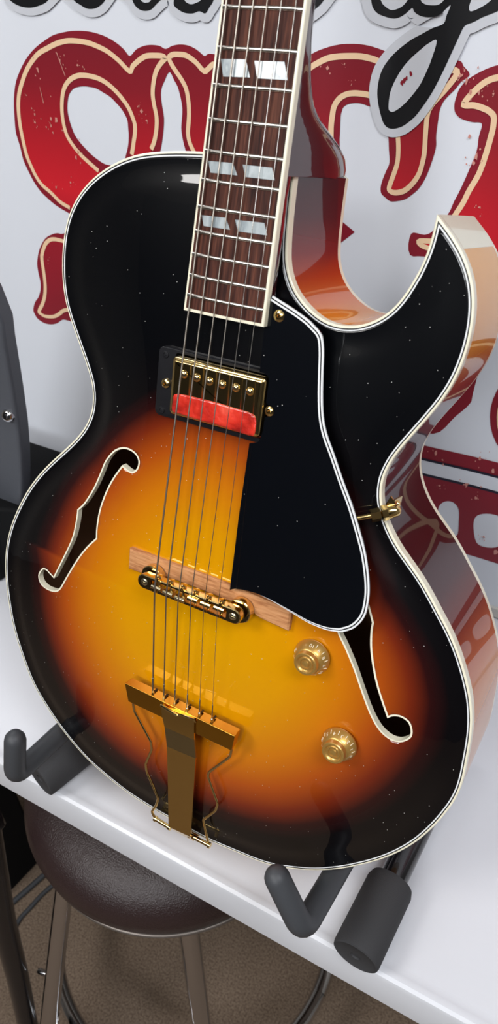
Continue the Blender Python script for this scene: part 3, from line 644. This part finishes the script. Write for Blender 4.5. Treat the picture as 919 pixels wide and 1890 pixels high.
bk = band('back_binding', [(OUT, -DEP+5.2), (OUT, -DEP+.6), (inset(OUT, .6), -DEP), (I1, -DEP)], M_cream)
V2, F2 = fill([tuple(p) for p in cleanloop(I1)], [], 9)
_b = MB().add([L(x, y, -DEP-arch(x, y)*.8) for x, y in V2], F2)
bp_ = _b.build('back_plate', [M_neck, M_in], gt)
if bp_.data.polygons[0].normal.z > 0: bp_.data.flip_normals()
so = bp_.modifiers.new('thickness', 'SOLIDIFY'); so.thickness = .004; so.offset = -1; so.material_offset = 1; so.material_offset_rim = 1
i0 = iTip; hb = MB(); seg_ = [Vector(inset(OUT, -.06)[i]) for i in range(i0-5, i0+2)]
hb.grid([[L(p.x, p.y, h) for p in seg_] for h in (-6.2, -DEP+5.2)]); hb.build('horn_end_binding', M_cream, gt)
# sound hole bindings
def hole_bind(P):
    P = [Vector(p) for p in P]; o1 = inset(P, -.5); i1 = inset(P, .75)
    mb = MB(); mb.grid([[L(p.x, p.y, arch(p.x, p.y)+.04) for p in o1], [L(p.x, p.y, arch(p.x, p.y)+.12) for p in i1], [L(p.x, p.y, arch(p.x, p.y)-4.8) for p in i1]], True)
    return mb.build('sound_hole_binding', M_cream, gt, angle=35)
hole_bind(lf); hole_bind(rf)

# neck, heel, headstock
SCALE = 628.65
def fret_v(n): return SCALE*2**(-n/12)
def halfw(v): return (41+(53.5-41)*(SCALE-v)/(SCALE-fret_v(20)))/2
def surf(u, v): return bw(v)-u*u/610+.6
rows = []
for v, wb_, ex in ((198, 3, 4), (235, 2.5, 4), (262, 2, 4), (272, 0, 4), (274, -96, 5), (280, -97, 5), (286, -95, 4.6), (290, -90, 4.2), (294, -82, 3.8), (298, -72, 3.4), (302, -60, 3.0), (306, -49, 2.8), (311, -39, 2.6), (318, -30, 2.5), (328, -23, 2.4), (342, -17.5, 2.3), (362, -14.5, 2.2), (430, -14, 2.2), (520, -17, 2.2), (628, -22, 2.2)):
    hw_ = halfw(v)+1.65; t = bw(v)-5.8; dep = t-wb_+6; wf = .96 if wb_ < -30 else 1; r_ = []
    for k in range(17):
        a = math.pi*k/16; x = math.cos(a); y = math.sin(a)
        x_ = math.copysign(abs(x)**(2/ex), x); y_ = abs(y)**(2/ex)
        r_.append(L(x_*hw_*(1-(1-wf)*y_), v, t-(dep-6)*y_))
    rows.append(r_)
rows = rows[4:] if False else rows
mb = MB(); mb.grid(rows, True, cap=True); mb.build('neck', M_neck, gt, angle=50)
hd = [(-21, 630), (-24, 650), (-38, 672), (-37, 760), (-42, 800), (-20, 810), (0, 802), (20, 810), (42, 800), (37, 760), (38, 672), (24, 650), (21, 630)]
def hl(u, v, d): return L(u, v, bw(v)-8-(v-630)*.28-d)
MB().prism([hl(u, v, 0) for u, v in hd], [hl(u, v, 15) for u, v in hd]).build('headstock', M_neck, gt, bevel=.001)
nu = MB().box(L(0, 630.5, bw(630)-.5), (.043, .005, .009)).build('nut', M_cream, gt, bevel=.0008)
for s_ in (-1, 1):
    for v in (690, 730, 770):
        k = MB(); k.tube([hl(s_*27, v, -16), hl(s_*27, v, 0)], .003, 12); k.lathe([(0, .003), (.005, .003), (.005, 0)], hl(s_*27, v, 0), n=16)
        k.tube([hl(s_*36, v, 18), hl(s_*52, v, 18)], [.002, .002], 10); k.tube([hl(s_*50, v, 18), hl(s_*66, v, 18)], [.007, .0085], 12, rnd=True)
        k.build('tuning_machine', M_gold, gt)
# fingerboard
V0 = GB(480, 603)[1]; VE = V0
us = np.linspace(-1, 1, 15)
vsn = list(np.linspace(V0+1.6, 628, 24))
mb = MB()
mb.grid([[L(u*(halfw(v)+.1), v, surf(u*halfw(v), v)-.6) for u in us]+[L(u*(halfw(v)+.1), v, bw(v)-6) for u in us[::-1]] for v in vsn], True, cap=True)
fb = mb.build('fingerboard', M_rose, gt, angle=30)
b = MB()
for s_ in (-1, 1):
    b.grid([[L(s_*(halfw(v)+.05), v, surf(halfw(v), v)-.5), L(s_*(halfw(v)+1.3), v, surf(halfw(v), v)-.6), L(s_*(halfw(v)+1.75), v, surf(halfw(v), v)-1.1), L(s_*(halfw(v)+1.75), v, bw(v)-6.1), L(s_*(halfw(v)+.05), v, bw(v)-6.1)] for v in [V0]+vsn], True, cap=True)
b.grid([[L(u*(halfw(V0)+.1), V0+d, surf(u*halfw(V0), V0)-.45) if k == 0 else L(u*(halfw(V0)+.1), V0+d, bw(V0)-6.1) for u in us] for k, d in ((1, 1.7), (0, 1.7), (0, 0), (1, 0))])
b.build('fingerboard_binding', M_cream, fb, angle=40)
for n in range(1, 21):
    v = fret_v(n); hw_ = halfw(v)+.15; mb = MB(); rr = []
    for u in np.linspace(-hw_, hw_, 13):
        k = min(1, (hw_-abs(u))/1.2+.35)
        rr.append([L(u, v+1.25*math.cos(a), surf(u, v)-.62+1.15*k*math.sin(a)) for a in np.linspace(0, math.pi, 7)])
    mb.grid(rr); mb.add([rr[0][i] for i in range(7)], [tuple(range(7))]); mb.add([rr[-1][i] for i in range(7)], [tuple(range(7))]); mb.build('fret', M_fret, gt)
def inlay(Q):
    mb = MB(); P = [GB(*q) for q in Q]
    rows_ = []
    for t in np.linspace(0, 1, 5):
        r_ = []
        for s_ in np.linspace(0, 1, 6):
            a = [P[0][i]*(1-s_)+P[1][i]*s_ for i in (0, 1)]; c = [P[3][i]*(1-s_)+P[2][i]*s_ for i in (0, 1)]
            u, v = a[0]*(1-t)+c[0]*t, a[1]*(1-t)+c[1]*t; r_.append(L(u, v, surf(u, v)-.5))
        rows_.append(r_)
    mb.grid(rows_); mb.build('pearl_inlay', M_pearl, gt)
inlay([(406.5,108.4),(454,109.7),(461.3,143),(411,141)]); inlay([(469.7,112.3),(524,113.6),(530,147.6),(474.4,144.4)])
inlay([(383,296.8),(430,301),(438,323.8),(387.8,318.5)]); inlay([(448,304),(501,309.5),(506,332.6),(453,326.5)])
inlay([(371,397),(417,402),(424.5,424),(374.8,417)]); inlay([(434,405.5),(487,411.5),(492,434.5),(439,427)])
for n, (v0_, v1_) in {9: (fret_v(9), fret_v(8)), 7: (fret_v(7), fret_v(6)), 5: (fret_v(5), fret_v(4)), 3: (fret_v(3), fret_v(2)), 1: (fret_v(1), fret_v(0))}.items():
    for s_ in (-1, 1):
        vc = (v0_+v1_)/2; h_ = (v1_-v0_)*.25; mb = MB(); c0 = s_*9.8
        mb.grid([[L(c0-8.6+k*17.2-q*1.5, vc+q*h_, surf(c0, vc)-.45) for k in (0, .5, 1)] for q in (-1, 1)]); mb.build('pearl_inlay', M_pearl, gt)

# pickup
PVC, PUC = 138.3, -1.0
hR = 12.5
ringp = rrect(-51, 47, 113.5, 160.5, 4, 5); inner = rrect(-37.5, 35.5, 116.5, 158.5, 2, 5)
mb = MB()
mb.grid([[L(x, y, arch(x, y)+.2) for x, y in ringp], [L(x, y, hR-.4+(y-136)*-.01) for x, y in ringp], [L(x+(.4 if x < 0 else -.4), y+(.4 if y < 136 else -.4), hR) for x, y in ringp], [L(x, y, hR) for x, y in inner], [L(x, y, 8) for x, y in inner]], True)
rg_ = mb.build('pickup_ring', M_ring, gt, angle=35)
for q in ((306, 654), (298, 757)):
    p = G(*q, hR); k = MB(); k.lathe([(0, .0003), (.0012, .0002), (.0014, .0007), (.0023, .0006), (.0025, 0)], L(*p, hR), n=20); k.build('ring_screw', M_ring, rg_)
hP = 20.0; cov = rrect(PUC-34.8, PUC+34.6, 118.6, 157.6, 3.2, 6)
mb = MB(); prof = [(0, 11), (0, hP-2.6), (.5, hP-1.5), (1.4, hP-.9), (1.9, hP-.8), (2.3, hP-.2), (3.0, hP), (4, hP)]
C_ = [Vector(p) for p in cov]
mb.grid([[L(p.x, p.y, h) for p in inset(C_, d)] for d, h in prof], True, cap=True); pu = mb.build('pickup', M_gold, gt, angle=50)
for i, q in enumerate(((338,691),(361.5,697.5),(385,704),(408.5,710),(433.6,716),(459.7,722.8))):
    p = G(*q, hP+1); k = MB(); c = L(*p, hP)
    k.lathe([(0, .0019), (.0012, .0018), (.0022, .0012), (.0028, .0004), (.0029, 0)], c, n=28)
    ps = k.build('pole_screw', M_gold, pu)
    k = MB(); k.box(L(p[0], p[1], hP+1.6), (.0036, .0006, .0007)); k.build('screw_slot', M_slot, pu)
fm_ = [(322,728),(340,729),(358,733),(375,737),(392,741.5),(409,746),(426,751.5),(446,757),(463,763),(469.5,768),(472.5,777),(472,790),(469,803),(464,804.5),(450,801),(436.7,796.5),(417,790),(397.5,784),(378,778.5),(358.4,772.5),(338,766),(320,760.5),(317.5,755),(318.5,742)]
fp = [G(*q, hP+.2) for q in fm_]; fl_ = [(p.x, p.y) for p in catmull([(a, b, 0) for a, b in fp], 3, True)]
Vf, Ff = fill(ccw(fl_), [], 1.6); random.seed(2)
mb = MB(); mb.add([L(x, y, hP+.25+.25*math.sin(x*.9)*math.cos(y*.7)+.12*random.random()) for x, y in Vf], Ff)
f_ = mb.build('protective_film', M_red, pu); sf = f_.modifiers.new('t', 'SOLIDIFY'); sf.thickness = .0003

# pickguard
def hg(v): return 16.5+(205-v)*.028
gl = [(497,547),(488,598),(483,645),(479,687),(489,690),(495.5,697),(495,712),(491,742),(496,748),(505,752),(506,762),(500,768),(489,770),(486,790),(481,808),(474,817),(460,818.5),(440,957),(424,1089),(433,1087),(450,1089),(466,1093),(480,1098),(500,1108),(520,1120),(545,1135),(570,1150),(600,1162),(622,1166),(634,1166),(652,1160),(665.5,1148.6),(673,1137),(677,1125),(681,1100),(681,1074),(678,1045),(673,1015.8),(662,975),(649.8,933.7),(633,888),(616.6,840),(604,805),(598,780),(595.5,755),(595,725),(596,685),(597,650),(595,625),(589,612),(580,602),(568,590),(545,573),(520,557),(503,546)]
def GP(q):
    h = 18
    for _ in range(5): p = G(*q, h); h = hg(p[1])
    return p
gp = [GP(q) for q in gl]
straight = gp[:3]; s1 = [(p.x, p.y) for p in catmull([(a, b, 0) for a, b in gp[3:17]], 2)]; s2 = [(p.x, p.y) for p in catmull([(a, b, 0) for a, b in gp[18:]], 3)]
gloop = ccw(straight+s1+[gp[17]]+s2)
Gv = [Vector(p) for p in gloop]
V3, F3 = fill([tuple(p) for p in Gv], [], 6)
mb = MB(); mb.add([L(x, y, hg(y)) for x, y in V3], F3)
mb.grid([[L(p.x, p.y, hg(p.y)) for p in Gv], [L(p.x, p.y, hg(p.y)-2) for p in Gv]], True)
V4 = [L(x, y, hg(y)-2) for x, y in V3]; mb.add(V4, [f[::-1] for f in F3])
pg = mb.build('pickguard', M_guard, gt, angle=35)
# layered white edge, from the upper tip down the treble side to the lower corner
eg = [Vector(p) for p in ([(p.x, p.y) for p in catmull([(*GP(q), 0) for q in gl[22:]], 4)])]
if (eg[0]-eg[-1]).length == 0: pass
sgn = 1
test = inset(eg, 2.0, False)
if not inpoly([test[len(test)//2].x], [test[len(test)//2].y], gloop)[0]: sgn = -1
def strip(d0, d1, dh, m_, nm):
    n_ = len(eg); mb = MB(); k0 = [min(1, i/(n_*.22)) for i in range(n_)]
    a = inset(eg, sgn*d0, False); b_ = inset(eg, sgn*d1, False)
    a = [e+(x-e)*k for e, x, k in zip(eg, a, k0)]; b_ = [e+(x-e)*k for e, x, k in zip(eg, b_, k0)]
    mb.grid([[L(p.x, p.y, hg(p.y)+dh) for p in a], [L(p.x, p.y, hg(p.y)+dh) for p in b_]]+([[L(p.x, p.y, hg(p.y)-1.2) for p in a]][:0])); return mb.build(nm, m_, pg)
strip(0, 1.1, .08, M_white, 'white_edge_ply'); strip(1.1, 1.9, .08, M_blackp, 'black_edge_ply'); strip(1.9, 3.0, .08, M_white, 'white_edge_ply')
e_ = MB(); e_.grid([[L(p.x, p.y, hg(p.y)+.05) for p in eg], [L(p.x, p.y, hg(p.y)-.7) for p in inset(eg, -sgn*.1, False)]]); e_.build('white_edge_ply', M_white, pg)
def scr(q, h, r_, name, parent, m_=M_gold):
    p = G(*q, h); k = MB(); c = L(*p, h)
    k.lathe([(0, .0004), (r_*.22, .0004), (r_*.3, .001), (r_*.62, .0009), (r_, .0001), (r_, -.001)], c, n=24)
    for a in (0, 1): k.box(c+Vector((0, 0, .0009)), (r_*1.1, .0004, .0005) if a else (.0004, r_*1.1, .0005))
    return k.build(name, m_, parent)
scr((515, 583), hg(195), .0036, 'guard_screw', pg); scr((497, 759), hg(137)+.3, .0032, 'height_screw', pu); scr((305.5, 707.5), 13.5, .0032, 'height_screw', pu)
# bracket
a = L(*G(652, 958, 14), 14); b = L(*G(690, 951, 8), 8); c = L(*G(722, 944, 2.5), 2.5)
m_ = MB(); m_.tube([a, b], .0016, 14); br = m_.build('guard_bracket', M_gold, gt)
d = (c-b).normalized(); k = MB(); k.tube([b-d*.002, b+d*.004], .0042, 6); k.tube([b+d*.005, b+d*.0085], .0050, 6); k.tube([b+d*.0085, b+d*.013], .0042, 16, rnd=True); k.build('bracket_nut', M_gold, br)
p1_ = G(712, 935, .5); k = MB()
k.prism([L(p1_[0]-3, p1_[1]-6, .3), L(p1_[0]+5, p1_[1]-6, .3), L(p1_[0]+6.3, p1_[1]+4, .3), L(p1_[0]+2, p1_[1]+8, .3)], [L(p1_[0]-3, p1_[1]-6, 1.6), L(p1_[0]+5, p1_[1]-6, 1.6), L(p1_[0]+6.3, p1_[1]+4, 1.6), L(p1_[0]+2, p1_[1]+8, 1.6)])
q = G(727, 931, -6)
k.prism([L(q[0]+1, q[1]-7, 1.5), L(q[0]+1, q[1]+6, 1.5), L(q[0]+1, q[1]+4, -14), L(q[0]+1, q[1]-3, -14)], [L(q[0]+2.2, q[1]-7, 1.5), L(q[0]+2.2, q[1]+6, 1.5), L(q[0]+2.2, q[1]+4, -14), L(q[0]+2.2, q[1]-3, -14)])
k.lathe([(0, .002), (.0018, .0015), (.0026, 0)], L(q[0]+2.2, q[1]+1, -6), (1, 0, 0), 20)
k.build('bracket_clamp', M_gold, br)

# bridge
bt_ = 17.5
ub = G(238, 1012, bt_); ue = G(537, 1129, bt_); ubl = G(236, 1050, bt_); uel = G(531, 1166, bt_)
topl = [(ub[0], ub[1]), (-22, 8.6), (3, 8.8), (30, 8.2), (ue[0], ue[1])]; botl = [(uel[0], uel[1]), (50, -8.2), (43, -5.5), (26, -4.2), (-15, -4), (-35, -5), (-46, -8.6), (ubl[0], ubl[1])]
lp = ccw([(p[0], p[1]) for p in catmull([(x, y, 0) for x, y in topl], 3)]+[(p[0], p[1]) for p in catmull([(x, y, 0) for x, y in botl], 3)])
LP = [Vector(p) for p in lp]; mb = MB()
mb.grid([[L(p.x, p.y, arch(p.x, p.y)-.3) for p in LP], [L(p.x, p.y, bt_-1.2) for p in LP], [L(p.x, p.y, bt_) for p in inset(LP, 1.2)]], True)
V5, F5 = fill([tuple(p) for p in inset(LP, 1.2)], [], 4); mb.add([L(x, y, bt_+(.8 if 26 < abs(x-4) < 27 else 0)) for x, y in V5], F5)
bb_ = mb.build('bridge_base', M_base, gt, angle=30)
tom_lo, tom_hi = 26.5, 32.8
def tomc(u): return -4.6+u*.012
mb = MB(); sh = [(p[0], p[1]) for p in rrect(-42.5, 43, -10.2, 1.2, 5.6, 10)]
S_ = [Vector(p) for p in sh]
cut = rrect(-31.5, 32, -7.6, -.8, .8, 3)
mb.grid([[L(p.x, p.y, tom_lo) for p in S_], [L(p.x, p.y, tom_hi-.6) for p in S_], [L(p.x, p.y, tom_hi) for p in inset(S_, .7)]], True)
Vt, Ft = fill([tuple(p) for p in inset(S_, .7)], [cut], 5); mb.add([L(x, y, tom_hi) for x, y in Vt], Ft); mb.add([L(x, y, tom_lo) for x, y in Vt], [f[::-1] for f in Ft])
mb.grid([[L(x, y, tom_hi) for x, y in cut], [L(x, y, tom_lo) for x, y in cut]], True)
tm = mb.build('bridge', M_gold, gt, angle=35)
SU = [-26+10.4*i for i in range(6)]; SV = [-5.2, -5.6, -6.0, -3.4, -3.6, -3.4]; SW = [34.6, 35.2, 35.7, 35.8, 35.5, 34.9]
for i in range(6):
    mb = MB(); u = SU[i]; v = SV[i]; w_ = SW[i]
    flip = 1 if i < 3 else -1
    a_, b_ = (v-2.2, v+1.2) if i < 3 else (v-1.2, v+2.2)
    P = [(a_-.6, tom_lo+1), (b_+.6, tom_lo+1), (b_, w_-1.8), (v+.4, w_-.6), (v-.4, w_-.6), (a_, w_-1.8)]
    mb.prism([L(u-4.1, y, z) for y, z in P], [L(u+4.1, y, z) for y, z in P]); sd_ = mb.build('saddle', M_nick if i < 3 else M_gold, tm, bevel=.0003)
    k = MB(); k.tube([L(u+1.2, -7, 31), L(u+1.2, 4.4, 31)], .0011, 10); k.tube([L(u+1.2, 2.3, 31.2), L(u+1.2, 4.6, 31.2)], [.0020, .0024], 14, rnd=False); k.tube([L(u+1.2, 4.6, 31.2), L(u+1.2, 5.2, 31.2)], [.0024, .0012], 14)
    k.tube([L(u+1.2, 1.6, 29.5), L(u+1.2, 1.6, 34)], .0012, 10)
    k.build('saddle_screw', M_gold, sd_)
for u in (-36.4, 37):
    k = MB(); k.lathe([(0, .0007), (.0020, .0006), (.0027, .0002), (.003, -.0002)], L(u, -4.5, tom_hi), n=20); k.box(L(u, -4.5, tom_hi+.6), (.004, .0007, .0006)); k.build('post_screw', M_nick, tm)
    k = MB(); k.tube([L(u, -4.5, 12), L(u, -4.5, tom_lo+1)], .0022, 14); k.lathe([(.002, .0064), (.0084, .0064), (.0090, .0058), (.0090, .0006), (.0084, 0), (.002, 0)], L(u, -4.5, 18.2), n=48); k.build('thumb_wheel', M_gold, tm)

# tailpiece
BT = 30.0
tb0, tb1 = G(230, 1261, BT), G(433, 1358.6, BT); tb2, tb3 = G(236.6, 1294.6, BT), G(427, 1386, BT)
mb = MB(); fr_ = [tb0, tb1, tb3, tb2]
mb.prism([L(x, y, BT) for x, y in fr_], [L(fr_[0][0]+.3, fr_[0][1], 20.6), L(fr_[1][0]-.3, fr_[1][1], 20.6), L(fr_[2][0], fr_[2][1]+3, 22.5), L(fr_[3][0], fr_[3][1]+3, 22.5)])
tp = mb.build('tailpiece', M_goldr, gt, bevel=.0004)
TS = [(283.5,1279),(303.6,1291),(323.7,1300.5),(346.3,1310),(369.1,1319),(392.3,1330)]
TSP = [G(*q, 25.5) for q in TS]
for p in TSP:
    k = MB(); k.box(L(p[0], tb0[1]+.2, 24.2), (.0013, .0009, .0064)); k.build('string_slot', M_slot, tp)
# centre strap, bent down to the body's end and over it
stp = [((297,1303),(358.5,1327),31.6),((299,1322),(358,1346),31.6),((303.6,1342),(358.3,1366),31.4),((308,1378),(360.8,1400),23.5),((309.5,1433),(358,1448),19.5),((310.5,1490),(354.5,1506),14.5),((311,1526),(351.5,1545),11)]
rowsA = []; rowsB = []
for a, b, h in stp:
    pa, pb = G(*a, h), G(*b, h); rowsA.append([L(*pa, h), L(*pb, h)]); rowsB.append([L(pa[0], pa[1], h-1.4), L(pb[0], pb[1], h-1.4)])
ua, ub2 = G(311, 1526, 11), G(351.5, 1545, 11)
for v_, h in ((-249, 5), (-252, -5), (-252.5, -40)):
    rowsA.append([L(ua[0], v_, h), L(ub2[0], v_, h)]); rowsB.append([L(ua[0], v_+1.4, h-.6), L(ub2[0], v_+1.4, h-.6)])
mb = MB(); rw_ = [[a[0], a[1], b[1], b[0]] for a, b in zip(rowsA, rowsB)]
mb.grid(rw_[:3], True, cap=True); mb.grid(rw_[2:4], True, m=1); mb.grid(rw_[3:], True, cap=True)
mb.build('centre_strap', [M_goldm, M_goldb], tp, angle=12)
k = MB(); q = [G(*x, 33) for x in ((297,1303),(326,1321),(333,1320),(357,1329),(358,1335))]
k.tube([L(*q[0], 32.2), L(*q[1], 32.2)], [.0013, .0014], 8, rnd=True); k.tube([L(*q[1], 32), L(*q[2], 32), L(*q[3], 32), L(*q[4], 31)], .0009, 8, rnd=True)
k.build('strap_lip', M_gold, tp)
def wire(Q, w0, w1):
    n_ = len(Q); P = []
    for i, x in enumerate(Q):
        t = i/(n_-1); h = w0*(1-t)+w1*t; P.append((*G(*x, h), h))
    out = []
    P = [Vector(p) for p in P]; out = [P[0]]
    for i in range(1, n_-1):
        a_, b_, c_ = P[i-1], P[i], P[i+1]; r_ = min(2.2, (a_-b_).length*.4, (c_-b_).length*.4); u1 = (a_-b_).normalized(); u2 = (c_-b_).normalized()
        out += [(b_+u1*r_)*(1-t)**2+b_*2*t*(1-t)+(b_+u2*r_)*t*t for t in (0, .25, .5, .75, 1)]
    out.append(P[-1])
    MB().tube([L(*p) for p in out], .00115, 12, rnd=True).build('zigzag_wire', M_gold, tp)
wire([(245,1291),(248,1312),(278.5,1368),(280.5,1383),(268.8,1410),(271,1424),(292,1473),(288.4,1486),(280,1498),(287,1512)], 24, 6)
wire([(428,1380),(425,1396),(385.5,1425),(384,1433),(402,1483),(398,1496),(375,1513),(378,1526),(385,1558)], 24, 6)
k = MB()
for a, b in (((287, 1511), (313, 1527)), ((350, 1541), (386, 1560))):
    P_ = [L(*G(*a, 6), 6), L(*G(*b, 6), 6)]; k.tube(P_, .0019, 14); 
    for e in P_: k.tube([e-Vector((.0012, 0, 0)), e+Vector((.0012, 0, 0))], .0025, 14)
k.build('hinge_rod', M_gold, tp)

# strings
GA = [.64, .52, .42, .34, .24, .20]
for i in range(6):
    un = -17.5+7*i; nutp = (un, 630, bw(630)+2.2); sp_ = (SU[i], SV[i], SW[i])
    m_ = MB(); Pn = L(*nutp); Ps = L(*sp_); Pt = L(TSP[i][0], TSP[i][1], 26.5)
    s_ = MB().tube([Pn, Ps+(Pn-Ps)*.001, Ps, Ps+(Pt-Ps)*.002, Pt], GA[i]/1000, 10).build('string', M_wound if i < 4 else M_steel, gt)
    k = MB(); k.tube([Pt+(Ps-Pt)*.16, Pt+(Ps-Pt)*.02], GA[i]/1000+.0003, 10); k.tube([Pt+(Ps-Pt)*.02, Pt-Vector((0, .001, .0015))], .0011, 10, rnd=True); k.build('ball_end_winding', M_steel, s_)

# knobs
def knob(c, up, w0, ang, label):
    ax = L(*up, w0+16)-L(*c, w0); ax = Vector((0, 0, 1))
    k = MB(); C0 = L(*c, w0)
    k.lathe([(.0128, 0), (.0131, .0012), (.0126, .0026), (.0096, .0080), (.0090, .0085), (.0086, .0087), (.0083, .0122), (.0078, .0128), (.0064, .0128), (.0058, .0118), (.0052, .0114), (.0046, .0120), (.0038, .0120), (.0034, .0110), (.0027, .0110), (.0021, .0120), (0, .0122)], C0, n=64)
    kb = k.build('knob', M_knob, gt, angle=32)
    sl = Vector((-(.0126-.0094), .0062)).normalized()
    for d in range(11):
        a_ = math.radians(ang+d*29)
        cu = bpy.data.curves.new('t', 'FONT'); cu.body = str(d); cu.size = .0036; cu.align_x = 'CENTER'; cu.align_y = 'CENTER'; cu.extrude = .00005
        to = bpy.data.objects.new('t', cu); COL.objects.link(to); dg = bpy.context.evaluated_depsgraph_get(); tm_ = bpy.data.meshes.new_from_object(to.evaluated_get(dg)); bpy.data.objects.remove(to)
        rad = Vector((math.cos(a_), math.sin(a_), 0)); upv = (-rad*(.0126-.0094)+Vector((0, 0, .0062))).normalized(); rt = Vector((-rad.y, rad.x, 0)); nn = rt.cross(upv)
        pos = C0+rad*.0112+Vector((0, 0, .0056))+nn*.0002
        Mx = Matrix(((rt.x, upv.x, nn.x, pos.x), (rt.y, upv.y, nn.y, pos.y), (rt.z, upv.z, nn.z, pos.z), (0, 0, 0, 1)))
        tm_.transform(Mx); tm_.materials.clear(); tm_.materials.append(M_num)
        no = bpy.data.objects.new('numeral', tm_); COL.objects.link(no); no.parent = kb
        a2 = a_+math.radians(14.5); rad = Vector((math.cos(a2), math.sin(a2), 0)); tk = MB()
        if d < 10: tk.tube([C0+rad*.0125+Vector((0, 0, .0031)), C0+rad*.0112+Vector((0, 0, .0057))], .00024, 6); tk.build('tick_mark', M_num, kb)
    return kb
knob((91.1, -24.4), (0, 0), 12.3, 158, ''); knob((121.3, -85.2), (0, 0), 11, -8, '')
